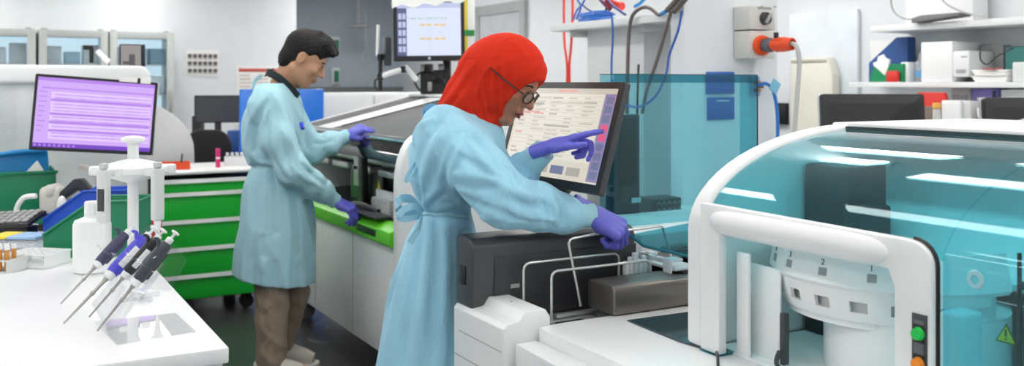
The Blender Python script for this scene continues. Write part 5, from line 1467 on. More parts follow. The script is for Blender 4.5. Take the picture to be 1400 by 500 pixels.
MB().box((p0.x, 3.062, .8855), (p1.x, 3.13, p0.z), .008).build('housing', mat('terminal_navy', (34, 44, 62), .4), t, world=True)
MB().box((p0.x + .02, 3.056, 1.0), (p1.x - .02, 3.0615, p0.z - .02), .002).build('front_panel', BLACKG, t, world=True)
MB().box((p1.x - .05, 3.05, 1.0), (p1.x - .005, 3.0555, 1.02)).build('label_strip', LGREY, t, world=True)
p_ = W(915, 158, X=5.38)
o = MB().box((5.36, W(935, 158, X=5.38).y, W(910, 164, X=5.38).z), (5.398, W(884, 158, X=5.38).y, W(910, 152, X=5.38).z), .004).build('red_strip', mat('dim_red_strip', (176, 52, 64), .5)); tag(o, 'long red strip on the far wall seen through the teal screen', 'wall strip')
p0, p1 = W(884, 186, X=5.2), W(908, 210, X=5.2)
t = thing('white_locker', 'pale locker against the wall behind the teal screen', 'locker', (5.2, p0.y, 0))
MB().box((4.9, W(932, 180, X=5.0).y, 0), (5.38, W(880, 180, X=5.0).y, W(900, 222, X=4.9).z), .008).build('body', LGREY, t, world=True)
MB().box((4.892, W(932, 180, X=5.0).y + .02, .05), (4.899, W(880, 180, X=5.0).y - .02, W(900, 228, X=4.9).z), .002).build('door', WHITE2, t, world=True)

# ================================================================== right wall: boards and shelves
XW = 5.36
p0, p1 = W(1079, 20, X=XW), W(1172, 166, X=XW)
o = MB().box((XW, p1.y, p1.z), (XW + .03, p0.y, p0.z), .003).build('white_board', mat('board_white', (224, 231, 238), .35)); tag(o, 'large pale board on the right wall behind the hanging grey lead', 'board')
p0, p1 = W(1082, 80, X=XW - .08), W(1142, 158, X=XW - .08)
t = thing('beige_case', 'beige upright case standing in front of the pale board', 'case', (XW - .08, (p0.y + p1.y) / 2, p1.z))
MB().prism([(p1.y - .02, .0), (p0.y + .0, .0), (p0.y - .01, p0.z), (p1.y + .06, p0.z), (p1.y + .01, p0.z - .12)], 'x', XW - .10, XW - .02, .01).build('case_body', mat('case_beige', (222, 220, 208), .5), t, world=True)
MB().box((XW - .11, p1.y + .06, p0.z - .03), (XW - .101, p0.y - .02, p0.z - .012), .003).build('lid_edge', mat('case_edge', (190, 186, 170), .5), t, world=True)
XS2 = 5.02
yl0, yl1 = W(1160, 112, X=XS2).y, W(1500, 112, X=XS2).y
lsf = thing('lower_wall_shelf', 'long white shelf on the right wall carrying files and boxes', 'shelf', (5.2, 3, 1.45))
MB().box((XS2, yl1, 1.452), (5.398, yl0, 1.484), .003).build('board', WHITE2, lsf, world=True)
yu0 = W(1190, 40, X=XS2).y
usf = thing('upper_wall_shelf', 'long white shelf high on the right wall with a grey device on it', 'shelf', (5.2, 3, 1.8))
MB().box((XS2, yl1, 1.806), (5.398, yu0, 1.845), .003).build('board', WHITE2, usf, world=True)
csf = thing('wall_counter', 'white counter along the right wall below the files', 'counter', (5.2, 3, 0))
MB().box((4.86, yl1, 1.20), (5.398, yl0, 1.235), .003).build('worktop', BENCH, csf, world=True); MB().box((4.92, yl1 + .05, .02), (5.398, yl0 - .05, 1.199), .004).build('cabinet', WHITE2, csf, world=True)
Zl = 1.4845
def on(name, label, cat, px0, px1, py0, z0, m, X=5.06, dp=.2, group=None, bev=.006, part='body'):
    p0, p1 = W(px0, py0, X=X), W(px1, py0, X=X)
    t = thing(name, label, cat, (X + dp / 2, (p0.y + p1.y) / 2, z0), 0, group)
    hy = (p0.y - p1.y) / 2
    MB().box((-dp / 2, -hy, 0), (dp / 2, hy, p0.z - z0), bev).build(part, m, t)
    t['hy'] = hy; t['h'] = p0.z - z0; del t['hy'], t['h']
    return t, hy, p0.z - z0
# magazine file with papers (slanted front)
p0, p1 = W(1160, 52, X=5.06), W(1212, 52, X=5.06); hy = (p0.y - p1.y) / 2; h = p0.z - Zl
t = thing('magazine_file', 'blue magazine file with a sloping cut on the lower wall shelf', 'magazine file', (5.30, (p0.y + p1.y) / 2, Zl))
sd = [(hy, 0), (-hy, 0), (-hy, h), (-hy * .45, h), (hy, h * .44)]
MB().prism(sd, 'x', -.04, -.036).prism(sd, 'x', .036, .04).build('side_wall', NAVYB, t)
MB().box((-.0355, -hy, 0), (.0355, -hy + .004, h)).box((-.0355, hy - .004, 0), (.0355, hy, h * .42)).box((-.0355, -hy + .005, 0), (.0355, hy - .005, .004)).build('end_wall', NAVYB, t)
t = thing('paper_wad', 'white papers standing in the blue magazine file', 'papers', (5.30, (p0.y + p1.y) / 2, Zl + .006))
b = MB()
for k in range(6): b.prism([(hy * .85, .0), (-hy * .6, .0), (-hy * .5 + .01 * k, h * .9), (hy * (1.02 + .05 * k % .1), h * .95 - .01 * k)], 'x', -.030 + .010 * k, -.026 + .010 * k)
b.build('sheets', PAPER, t)
# green bin with tissues
p0, p1 = W(1181, 88, X=5.0), W(1226, 88, X=5.0); hy = (p0.y - p1.y) / 2; h = p0.z - Zl
t = thing('green_tray', 'green sloping tray on the lower wall shelf in front of the blue file', 'tray', (5.15, (p0.y + p1.y) / 2, Zl)); 
sd = [(hy, 0), (-hy, 0), (-hy, h), (hy * -.2, h), (hy * .1, h * .35), (hy * .75, h * .9), (hy, h * .3)]
MB().prism(sd, 'x', -.09, -.086).prism([(y, z) for y, z in sd], 'x', -.050, -.046).build('side_wall', mat('tray_green', (8, 134, 84), .4), t)
MB().box((-.0855, -hy, 0), (-.0505, hy, .004)).box((-.0855, -hy, .0045), (-.0505, -hy + .004, h)).build('base', mat('tray_green', (8, 134, 84), .4), t)
t = thing('tissue', 'white crumpled tissue rising from the green sloping tray', 'tissue', (5.08, (p0.y + p1.y) / 2 + .03, Zl + .0045))
b = MB(); b.prism([(.05, .0), (-.03, .0), (-.055, .07), (-.035, .09), (-.045, .14), (-.01, .15), (.005, .175), (.045, .16), (.05, .13), (.085, .12), (.06, .06)], 'x', -.012, .008, .004, 2); b.build('tissue_paper', PAPER, t)
on('red_box', 'small red box beside the green tray on the lower wall shelf', 'box', 1211, 1226, 97, Zl, REDP, X=5.023, dp=.03)
on('white_carton', 'small white carton between the red box and the clear bottle', 'carton', 1231, 1242, 85, Zl, WHITE2, 5.08)
on('cream_carton', 'cream carton at the back of the lower wall shelf behind the small cartons', 'carton', 1229, 1242, 68, Zl, BEIGE, 5.345, .05)
p_ = W(1256, 90, X=5.10)
t = thing('clear_bottle', 'clear bottle with a blue label left of the white printer', 'bottle', (5.12, p_.y, Zl))
MB().lathe([(.025, 0), (.03, .004), (.03, .12), (.012, .15), (.012, .17)], (0, 0, 0), 'z', 16).build('body', clear('bottle_clear', (.9, .94, .95), haze=.2), t)
MB().lathe([(.0305, .03), (.0305, .07)], (0, 0, 0), 'z', 16).build('label_band', mat('label_blue', (90, 160, 206), .5), t); MB().lathe([(.0135, .155), (.0135, .18), (0, .18)], (0, 0, 0), 'z', 14).build('cap', GREYP, t)
t, hy, h = on('printer', 'white printer in the middle of the lower wall shelf', 'printer', 1259, 1302, 58, Zl, WHITE, 5.05, .30)
MB().box((-.153, -hy - .11, .03), (.09, -hy - .0005, h - .06), .012).build('paper_cover', WHITE2, t); MB().box((-.16, -hy - .09, .055), (-.1535, -hy - .03, .075), .002).build('slot', GREYP, t); MB().box((-.152, -hy - .10, h - .10), (-.1535, -hy - .06, h - .09)).build('mark', GREYP, t)
t = thing('paper_stack', 'stack of white papers on the lower wall shelf right of the printer', 'papers', (5.13, W(1355, 100, X=5.06).y, Zl))
b = MB()
for k in range(6): b.box((-.09 + .004 * (k % 3), -.10 - .006 * (k % 2), .012 * k), (.07, .09 + .012 * (k % 3), .012 * k + .011), .001)
b.build('sheets', PAPER, t)
t = thing('red_paper', 'small red card lying on the paper stack', 'card', (5.06, W(1357, 97, X=5.06).y, Zl + .0725)); MB().box((-.03, -.04, 0), (.03, .04, .006)).build('card', mat('card_red', (214, 96, 86), .6), t)
on('grey_carton', 'grey carton with cables at the right end of the lower wall shelf', 'carton', 1340, 1372, 62, Zl + .0001, GREYP, 5.30, .08)
t = cable('black_cable', 'thin black cable trailing over the grey carton', [(1340, 70), (1341, 82), (1350, 88), (1362, 78), (1372, 72), (1385, 66)], .004, BLACKP, 5.0)
on('teal_box', 'teal and dark box at the far right of the lower wall shelf', 'box', 1374, 1402, 64, Zl, mat('box_teal', (60, 136, 130), .5), 5.22, .14)
on('white_bin', 'white plastic bin at the right end of the lower wall shelf', 'bin', 1384, 1412, 85, Zl, WHITE2, 5.06, .12)
# counter items below the shelf
Zk = 1.2355
p0, p1 = W(1250, 126, X=4.95), W(1292, 142, X=4.95); hy = (p0.y - p1.y) / 2
t = thing('red_folder', 'red folder leaning behind the small yellow-capped jar', 'folder', (4.98, (p0.y + p1.y) / 2, Zk))
MB().prism([(hy * .8, 0), (-hy, 0), (-hy, .10), (-hy * .7, p0.z - Zk), (hy, p0.z - Zk)], 'x', 0, .03, .003).build('cover', REDP, t); MB().box((.0305, -hy * .9, .01), (.04, hy * .7, .12)).build('pages', PAPER, t)
p_ = W(1281, 140, X=4.90)
t = thing('small_jar', 'small jar with a yellow cap in front of the red folder', 'jar', (4.90, p_.y, Zk))
MB().lathe([(.022, 0), (.024, .004), (.024, .085), (.018, .092)], (0, 0, 0), 'z', 16).build('body', LGREY, t); MB().lathe([(.021, .0925), (.025, .094), (.025, .125), (0, .127)], (0, 0, 0), 'z', 16).build('cap', mat('cap_amber', (232, 180, 84), .4), t)
on('brown_block', 'dark brown block left of the yellow-capped jar', 'box', 1262, 1275, 145, Zk, mat('block_brown', (126, 112, 100), .6), 4.90, .06)
on('white_box', 'white box right of the yellow-capped jar', 'box', 1287, 1312, 137, Zk, WHITE, 4.90, .12)
on('clear_tub', 'pale grey tub right of the white box', 'tub', 1316, 1327, 138, Zk, LGREY, 4.92, .10)
p_ = W(1337, 150, X=4.9)
t = thing('paper_cup', 'white paper cup in a black holder left of the right-hand monitor', 'cup', (4.95, p_.y, Zk))
MB().lathe([(.024, 0), (.034, .10), (.036, .102)], (0, 0, 0), 'z', 18).build('cup_body', PAPER, t); MB().lathe([(.037, 0), (.040, 0), (.040, .045), (.037, .045)], (0, 0, 0), 'z', 18, close=True).build('holder', BLACKP, t)
t, hy, h = on('glove_box', 'violet and white glove box below the lower wall shelf', 'box', 1328, 1362, 121, Zk, mat('glove_violet', (150, 142, 214), .5), 5.16, .12)
MB().box((-.062, -hy * .5, h * .35), (-.0605, hy * .5, h * .75)).build('opening_print', PAPER, t); MB().box((-.063, -hy + .0, .01), (-.0605, -hy * .72, h - .01)).build('side_print', NAVY, t)
t, hy, h = on('vial_rack', 'pale rack of grey vials below the lower wall shelf', 'rack', 1300, 1326, 120, Zk, LGREY, 5.16, .12)
b = MB()
for k in range(4):
    for j in range(3): b.box((-.0635, -hy * .8 + hy * .42 * k, .04 + .05 * j), (-.0605, -hy * .8 + hy * .42 * k + .02, .07 + .05 * j))
b.build('vial_front', GREYP, t)
on('white_drum', 'white box at the far right below the lower wall shelf', 'box', 1368, 1410, 122, Zk, WHITE2, 5.16, .12)
# device and cable on the upper shelf
a_, e_ = W(1250, 24, X=5.0), W(1315, 20, X=5.0)
t = thing('grey_device', 'long dark grey device lying across the edge of the upper wall shelf', 'device', (5.0, (a_.y + e_.y) / 2, 1.8455))
hy = (a_.y - e_.y) / 2
MB().prism([(hy, .0), (-hy, .025), (-hy, .045), (hy * .6, .045), (hy, .03)], 'x', -.03, .09, .006).build('body', mat('device_grey', (112, 114, 118), .5), t)
cable('grey_cable', 'thin grey cable curving down to the grey device on the upper wall shelf', [(1218, -10), (1219, 8), (1226, 20), (1240, 26), (1252, 25)], .006, GREYP, 5.0)
cable('grey_cable', 'thin grey cable rising to the right from the grey device', [(1283, -10), (1292, 4), (1310, 14), (1330, 20), (1345, 22)], .005, GREYP, 5.0)
on('white_case', 'white case standing on the upper wall shelf', 'case', 1238, 1330, -12, 1.8455, WHITE, 5.2, .15)
# ================================================================== people
SKIN_M = mat('skin_man', (196, 148, 118), 0.5, bump=0.02, bscale=250, sss=0.08)
SKIN_W = mat('skin_woman', (172, 116, 88), 0.48, bump=0.02, bscale=250, sss=0.08)
LIP_W = mat('lips_woman', (142, 70, 66), 0.4); LIP_M = mat('lips_man', (176, 112, 98), 0.45)
GOWN = mat('gown_blue', (158, 211, 234), 0.85, bump=0.10, bscale=420, vary=0.02, sheen=0.1)
GOWNM = mat('gown_blue_pale', (166, 210, 223), 0.85, bump=0.10, bscale=420, vary=0.02, sheen=0.1)
CUFF = mat('gown_cuff', (166, 214, 228), 0.9, bump=0.15, bscale=500)
HIJAB = mat('red_orange_cloth', (212, 48, 25), 0.85, bump=0.08, bscale=500, vary=0.02, spec=0.2)
GLOVE = mat('violet_nitrile', (100, 100, 205), 0.42, bump=0.03, bscale=160)
HAIR = mat('black_hair', (20, 18, 18), 0.62, spec=0.3, bump=0.5, bscale=90, vary=.15, vscale=40)
TROUS = mat('taupe_trousers', (160, 142, 124), 0.85, bump=0.1, bscale=300)
SHOE = mat('off_white_shoe', (214, 206, 196), 0.6); SOLE = mat('sole_white', (230, 228, 222), 0.6)
SCRUB = mat('dark_green_shirt', (34, 46, 48), 0.8)
EYEW = mat('eye_white', (232, 228, 222), 0.2); IRIS = mat('iris_brown', (44, 26, 18), 0.15)


def wrinkle(m, scale=13.0, strength=0.35, dist=0.02):
    """Soft creases in cloth: a stretched, warped noise under the weave."""
    nt = m.node_tree; b = nt.nodes['Principled BSDF']
    tc = nt.nodes.new('ShaderNodeTexCoord'); mp = nt.nodes.new('ShaderNodeMapping'); mp.inputs['Scale'].default_value = (1.0, 1.0, .55); mp.inputs['Rotation'].default_value = (.3, .5, .2)
    n = nt.nodes.new('ShaderNodeTexNoise'); n.inputs['Scale'].default_value = scale; n.inputs['Detail'].default_value = 3; n.inputs['Distortion'].default_value = .4
    ab = nt.nodes.new('ShaderNodeMath'); ab.operation = 'SUBTRACT'; ab.inputs[1].default_value = .5
    a2 = nt.nodes.new('ShaderNodeMath'); a2.operation = 'ABSOLUTE'
    nt.links.new(tc.outputs['Object'], mp.inputs['Vector']); nt.links.new(mp.outputs['Vector'], n.inputs['Vector']); nt.links.new(n.outputs['Fac'], ab.inputs[0]); nt.links.new(ab.outputs[0], a2.inputs[0])
    bp = nt.nodes.new('ShaderNodeBump'); bp.inputs['Strength'].default_value = strength; bp.inputs['Distance'].default_value = dist
    old = [l for l in nt.links if l.to_socket == b.inputs['Normal']]
    if old: nt.links.new(old[0].from_socket, bp.inputs['Normal'])
    nt.links.new(a2.outputs[0], bp.inputs['Height']); nt.links.new(bp.outputs['Normal'], b.inputs['Normal'])
wrinkle(GOWN, 9, .45, .05); wrinkle(GOWNM, 8, .40, .05); wrinkle(TROUS, 12, .5, .04); wrinkle(HIJAB, 12, .25, .03)


class Person:
    def __init__(self, px, d, label):
        self.xb, self.db = (px - 700) / F * d, d
        w = Vector((self.xb * C + d * S, -self.xb * S + d * C, 0))
        self.t = thing('person', label, 'person', w, -YAW)

    def J(self, px, py, d):
        return np.array([(px - 700) / F * d - self.xb, d - self.db, EYE + (113 - py) / F * d])


def head_axes(pitch, yaw, roll=0):
    """Columns: forward, left, up (local frame: x to the right of the picture, y away)."""
    R = Matrix.Rotation(math.radians(yaw), 3, 'Z') @ Matrix.Rotation(math.radians(pitch), 3, 'Y') @ Matrix.Rotation(math.radians(roll), 3, 'X')
    return np.array(R)


def head_shape(f, c, R, s=1.0, male=True):
    P = lambda *v: c + R @ (np.array(v) * s)
    Ri = R.T
    f.ell(P(-.012, 0, .032), np.array([.100, .076, .088]) * s, .02, R=Ri)
    f.ell(P(.028, 0, -.042), np.array([.062, .060, .074]) * s, .03, R=Ri)
    f.cone(P(-.01, .05, -.055), P(.055, .022, -.098), .024 * s, .018 * s, .02); f.cone(P(-.01, -.05, -.055), P(.055, -.022, -.098), .024 * s, .018 * s, .02)
    f.ell(P(.066, 0, -.100), np.array([.022, .026, .020]) * s, .018, R=Ri)
    for q in (-1, 1):
        f.ell(P(.056, q * .043, -.022), np.array([.026, .020, .020]) * s, .02, R=Ri)
    f.cone(P(.078, -.03, .022), P(.078, .03, .022), .012 * s, .012 * s, .016)
    for q in (-1, 1):
        f.ell(P(.094, q * .031, .002), np.array([.016, .018, .012]) * s, .010, '-', Ri)
        f.ell(P(.076, q * .031, .002), np.array([.014, .017, .0125]) * s, .004, '+', Ri)
    f.cone(P(.086, 0, .012), P(.108, 0, -.026), .008 * s, .0125 * s, .012)
    for q in (-1, 1): f.ell(P(.096, q * .013, -.030), np.array([.012, .008, .008]) * s, .007, R=Ri)
    f.ell(P(.085, 0, -.052), np.array([.012, .02, .012]) * s, .01, R=Ri)
    f.ell(P(.090, 0, -.0605), np.array([.010, .022, .006]) * s, .005, R=Ri)
    f.ell(P(.087, 0, -.072), np.array([.010, .019, .007]) * s, .005, R=Ri)
    f.ell(P(.096, 0, -.0665), np.array([.010, .022, .0018]) * s, .004, '-', Ri)
    for q in (-1, 1):
        e = P(-.008, q * .078, -.004)
        f.ell(e, np.array([.019, .009, .032]) * s, .008, R=Ri)
        f.ell(P(-.004, q * .087, -.002), np.array([.010, .006, .018]) * s, .006, '-', Ri)


def face_bits(p, c, R, s, lip, browm):
    P = lambda *v: c + R @ (np.array(v) * s)
    def lay(name, m, pts, r, flat=1.0):
        return MB().tube([P(*q) for q in pts], [x * s for x in r], 8, 3, flat=flat).build(name, m, p)
    for q in (-1, 1):
        e = MB().ball((0, 0, 0), .0118 * s, 16, 12)
        e.v = [tuple(P(.0768, q * .031, .002) + np.array(v)) for v in e.v]; eo = e.build('eye', EYEW, p)
        e = MB().ball((0, 0, 0), .0062 * s, 12, 8); e.v = [tuple(P(.0835, q * .031, -.001) + np.array(v)) for v in e.v]; e.build('iris', IRIS, eo)
        lay('eyebrow', browm, [(.088, q * .012, .0255), (.0875, q * .028, .030), (.078, q * .046, .026)], [.003, .0042, .002])
        lay('eyelid', browm, [(.086, q * .016, .004), (.0895, q * .030, .010), (.080, q * .045, .004)], [.0012, .0020, .0012])
    lay('upper_lip', lip, [(.088, -.021, -.064), (.0985, -.006, -.060), (.0985, .006, -.060), (.088, .021, -.064)], [.002, .0046, .0046, .002])
    lay('lower_lip', lip, [(.086, -.019, -.068), (.0955, 0, -.0725), (.086, .019, -.068)], [.002, .0056, .002])


def hand(f, o, x, n, side, curls, thumb, s=1.0, spread=(.10, .03, -.04, -.11), wrist=True):
    """Gloved hand: o wrist, x towards the fingers, n back of the hand, side=+1 puts the thumb on the n-cross-x side."""
    x = nrm(x); n = nrm(np.array(n) - x * np.dot(n, x)); y = np.cross(n, x)
    Q = lambda a, b, c: np.array(o) + (x * a + y * (b * side) + n * c) * s
    f.chain([Q(-.06, 0, 0), Q(-.02, 0, 0), Q(.03, 0, 0)], [.030 * s, .029 * s, .030 * s], .012, squash=(n, .72))
    yk = (.031, .0105, -.0105, -.030); xk = (.090, .094, .089, .080)
    for i in range(4):
        f.chain([Q(.015, yk[i] * .55, 0), Q(xk[i], yk[i], .002)], [.0165 * s, .0125 * s], .012)
    f.cone(Q(.035, .022, -.008), Q(.07, .012, -.010), .016 * s, .012 * s, .012); f.cone(Q(.035, -.02, -.008), Q(.06, -.018, -.008), .016 * s, .012 * s, .012)
    L = ((.044, .027, .021), (.049, .031, .022), (.045, .029, .021), (.035, .022, .019))
    for i in range(4):
        p = Q(xk[i], yk[i], .002); a = 0.0; r = (.0108, .0098, .0090, .0078)
        k = .92 if i == 3 else 1.0
        for j in range(3):
            a += math.radians(curls[i][j])
            sp = spread[i]
            d = x * (math.cos(a) * math.cos(sp)) + y * side * math.sin(sp) * max(math.cos(a), .2) - n * math.sin(a)
            q = p + nrm(d) * L[i][j] * s
            f.cone(p, q, r[j] * s * k, r[j + 1] * s * k, .004 if j else .007); p = q
    (ax, ay, an), (b1, b2) = thumb        # thumb heading in x / side / back terms, then bends towards the fingers
    p = Q(.022, .026, -.008); d = nrm(x * ax + y * side * ay + n * an)
    for j, (l, r0, r1) in enumerate(((.046, .0165, .0125), (.034, .0120, .0108), (.027, .0108, .0085))):
        if j:
            bt = math.radians((b1, b2)[j - 1]); d = nrm(d * math.cos(bt) + nrm(x - d * np.dot(x, d) + n * -.2) * math.sin(bt))
        q = p + d * l * s; f.cone(p, q, r0 * s, r1 * s, .010 if j == 0 else .004); p = q


def mk(lo, hi, h): return Field(lo, hi, h)
def glove(name, p, parent, x, n, side, curls, thumb, s, spread=(.10, .03, -.04, -.11), label=None):
    f = mk(np.array(p) - .21, np.array(p) + .21, .0024)
    hand(f, p, x, n, side, curls, thumb, s, spread)
    xx = nrm(x); f.plane(np.array(p) - xx * .058 * s, -xx)
    return f.mesh(name, GLOVE, parent, smooth=1)


# ------------------------------------------------------------------ the woman
Wm = Person(590, 3.02, 'person in a red-orange hijab, glasses and pale blue gown, pointing at a touch screen')
J = Wm.J; T = Wm.t
hc = J(693, 109, 2.99); HR = head_axes(33, -22, -4); hs = 1.04
# body: one surface from the head down to the feet
f = mk((-.36, -.42, -.01), (.62, .40, 1.72), .0045)
head_shape(f, hc, HR, hs, False)
nb = J(652, 182, 3.03)
f.chain([hc + HR @ np.array([-.02, 0, -.05]), nb], [.056, .062], .03)
sR, sL = J(628, 205, 2.87), J(640, 200, 3.18)
f.cone(sR, sL, .055, .055, .04)
f.stack([(.86, .03, .08, .07, .12), (.98, .05, .08, .065, .11), (1.10, .055, .08, .055, .10), (1.20, .075, .05, .08, .12), (1.30, .09, .01, .09, .13)], .05)
eR, wR = J(692, 273, 2.80), J(806, 293, 2.93)
eL, wL = J(692, 252, 3.01), J(741, 207, 2.925)
f.chain([sR, eR, wR], [.05, .042, .028], .03); f.chain([sL, eL, wL], [.05, .042, .028], .03)
for q in (-1, 1):
    f.chain([(.02, .09 + q * .09, .90), (.03, .09 + q * .09, .48), (-.03, .09 + q * .09, .08)], [.062, .05, .040], .03)
    f.chain([(-.07, .09 + q * .09, .045), (.12, .09 + q * .095, .035)], [.038, .030], .02)
body = f.mesh('body', SKIN_W, T)
face_bits(T, hc, HR, hs, LIP_W, mat('brow_black', (24, 18, 16), .6))
# gown
f = mk((-.42, -.46, .38), (.66, .46, 1.52), .005)
def sec(z, pb, pf, d, rl):       # one level of the gown from its picture edges
    xb, xf = J(pb, 200, d)[0], J(pf, 200, d)[0]
    return (z, (xb + xf) / 2, d - Wm.db, (xf - xb) / 2, rl)
zz = lambda py, d=3.03: EYE + (113 - py) / F * d
f.stack([sec(zz(640), 496, 684, 3.13, .24), sec(zz(560), 506, 676, 3.13, .225), sec(zz(500), 515, 670, 3.12, .21), sec(zz(440), 526, 664, 3.12, .20), sec(zz(380), 538, 658, 3.12, .195),
         sec(zz(330), 556, 652, 3.11, .180), sec(zz(302), 572, 646, 3.10, .166), sec(zz(290), 577, 644, 3.10, .160), sec(zz(275), 570, 650, 3.09, .168), sec(zz(245), 560, 668, 3.05, .19),
         sec(zz(215), 558, 690, 3.03, .205), sec(zz(190), 565, 690, 3.02, .185), sec(zz(170), 585, 685, 3.02, .14), sec(zz(156), 600, 668, 3.02, .10)], .0)
f.chain([J(608, 180, 2.93), sR + np.array([0, 0, -.005])], [.085, .080], .05); f.chain([J(620, 175, 3.12), sL], [.08, .075], .05)
f.chain([sR, J(662, 240, 2.82), eR, J(738, 283, 2.86), J(772, 292, 2.90), J(784, 294, 2.915)], [.084, .082, .080, .068, .056, .043], .035)
f.chain([sL, eL, J(712, 236, 2.97), J(726, 222, 2.945)], [.072, .066, .056, .044], .03)
# folds
f.ripple([(.0030, 9, 30, 3, .4, .6), (.0022, 24, 12, 5, 1.7, .9)], (-.42, -.46, .38), (.3, .44, 1.02))
f.ripple([(.0026, 22, 14, 26, .3, .8), (.0020, 34, -10, 18, 2.2, 1.0)], (-.42, -.46, 1.08), (.7, .44, 1.5))
for pts, r, dp in ((((592, 164), (568, 176), (566, 196)), .009, .008), (((600, 170), (580, 196), (572, 222)), .011, -.009), (((606, 178), (590, 205), (578, 240)), .012, .009), (((612, 190), (597, 225), (582, 262)), .012, -.010),
                   (((626, 180), (619, 202), (608, 232), (610, 258), (626, 288)), .010, -.010), (((634, 186), (628, 206), (617, 232), (620, 258), (640, 290)), .012, .010), (((640, 194), (656, 212), (670, 234)), .010, .010), (((648, 190), (664, 206), (680, 230)), .010, -.009),
                   (((626, 214), (648, 224), (676, 238)), .010, -.010), (((618, 238), (645, 240), (674, 246)), .010, .009), (((622, 252), (646, 258), (672, 258)), .009, -.008), (((616, 270), (640, 288), (664, 300)), .010, .009), (((630, 268), (660, 282), (700, 296)), .010, -.009),
                   (((680, 248), (704, 262), (742, 272)), .009, .008), (((690, 270), (715, 280), (748, 284)), .009, -.008), (((700, 290), (724, 296), (756, 300)), .008, .007), (((738, 272), (746, 288), (746, 306)), .008, -.008), (((752, 266), (760, 284), (760, 306)), .008, .008), (((764, 268), (771, 286), (770, 306)), .007, -.008),
                   (((574, 290), (584, 275), (600, 258)), .009, .008), (((580, 290), (598, 272), (618, 262)), .009, -.008), (((588, 292), (606, 284), (628, 280)), .009, .007), (((566, 230), (572, 258), (577, 286)), .010, -.008),
                   (((574, 298), (556, 350), (538, 430), (528, 498)), .015, .012), (((581, 298), (570, 360), (556, 440), (549, 498)), .014, -.013), (((589, 298), (584, 360), (574, 440), (569, 498)), .015, .012), (((597, 298), (597, 360), (592, 440), (590, 498)), .014, -.012), (((606, 298), (610, 350), (608, 440), (607, 498)), .014, .011), (((571, 304), (548, 360), (530, 420)), .012, -.009),
                   (((700, 214), (708, 230), (708, 250)), .008, -.007), (((714, 206), (722, 220), (724, 238)), .008, .007), (((690, 226), (700, 240), (702, 258)), .008, .007)):
    f.drape(J, pts, r * 1.15, dp * 1.3, 2.55, 3.25)
# waist belt pinches the cloth
beltpx = ((574, 292), (578, 292), (590, 292), (606, 293), (622, 294), (638, 296))
f.drape(J, beltpx, .012, -.014, 2.6, 3.3)
belt = f.dropped(J, beltpx, 2.6, 3.3)
a = f.a.copy(); zg = f.ax[2][None, None, :]
f.a = np.where(zg < zz(640) + .12, np.maximum(a, -(a + .013)), a)
f.plane((0, 0, zz(640) + .004), (0, 0, -1))
gown = f.mesh('gown', GOWN, T, smooth=1)
b = MB()
b.tube(belt, .0075, 8, flat=.9)
b.build('belt', CUFF, T)
def ribbon(name, pts, w, m, wd=(0, 0, 1)):
    """Flat cloth tie with a little thickness."""
    b = MB(); P_ = spline([Vector(p) for p in pts], 6); wd = Vector(wd)
    n = len(P_); vs = []
    for i, p in enumerate(P_):
        t = (P_[min(i + 1, n - 1)] - P_[max(i - 1, 0)]).normalized(); s_ = (wd - t * wd.dot(t)).normalized() * w; u = t.cross(s_).normalized() * .0018
        vs += [p + s_ + u, p - s_ + u, p - s_ - u, p + s_ - u]
    fs = [[i * 4 + k, i * 4 + (k + 1) % 4, (i + 1) * 4 + (k + 1) % 4, (i + 1) * 4 + k] for i in range(n - 1) for k in range(4)] + [[0, 1, 2, 3], [n * 4 - 4, n * 4 - 1, n * 4 - 2, n * 4 - 3]]
    return b._add(vs, fs).build(name, m, T)
ribbon('bow_loop', [J(577, 291, 2.98), J(562, 273, 2.92), J(548, 272, 2.86), J(543, 282, 2.86), J(552, 289, 2.88), J(576, 293, 2.92)], .013, GOWN)
ribbon('bow_loop', [J(577, 291, 2.91), J(566, 282, 2.86), J(553, 286, 2.85), J(545, 296, 2.85), J(556, 299, 2.86), J(577, 294, 2.91)], .010, GOWN)
ribbon('bow_tail', [J(577, 292, 2.91), J(572, 312, 2.88), J(560, 332, 2.87)], .010, GOWN)
ribbon('neck_tie', [J(572, 213, 2.93), J(566, 226, 2.91), J(556, 242, 2.90), J(556, 247, 2.90), J(566, 240, 2.90), J(571, 224, 2.91)], .006, GOWN)
ribbon('neck_tie', [J(604, 153, 2.97), J(590, 146, 2.95), J(582, 152, 2.95), J(580, 168, 2.94), J(590, 178, 2.93)], .011, mat('gown_tie_blue', (120, 176, 214), .8))
# cuffs
def cuff(p0, p1, r0, r1):
    p0, p1 = Vector(p0), Vector(p1)
    b = MB(); n = 9
    b.tube([p0 + (p1 - p0) * i / n for i in range(n + 1)], [(r0 + (r1 - r0) * i / n) + (.0012 if i % 2 else 0) for i in range(n + 1)], 26)
    b.build('cuff', CUFF, T)
cuff(J(776, 293, 2.905), J(810, 294, 2.935), .043, .037)
cuff(J(722, 226, 2.95), J(744, 205, 2.915), .043, .037)
# hijab
f = mk((-.14, -.30, 1.25), (.52, .30, 1.72), .0032)
P = lambda *v: hc + HR @ (np.array(v) * hs)
f.ell(P(-.012, 0, .034), np.array([.119, .091, .105]) * hs, .0, R=HR.T)
f.ell(P(.008, 0, -.045), np.array([.086, .082, .085]) * hs, .03, R=HR.T)
f.ell(P(-.055, 0, -.01), np.array([.095, .090, .095]) * hs, .04, R=HR.T)
nb0 = J(640, 150, 3.02)
f.chain([P(-.06, 0, -.02), J(644, 140, 3.02), J(622, 170, 3.03)], [.085, .080, .055], .05)
f.chain([P(-.06, 0, -.04), J(628, 150, 3.02), J(606, 166, 3.02)], [.07, .05, .035], .04)
f.chain([P(-.035, 0, -.085), J(660, 160, 3.0), J(655, 182, 3.0)], [.064, .056, .05], .03)
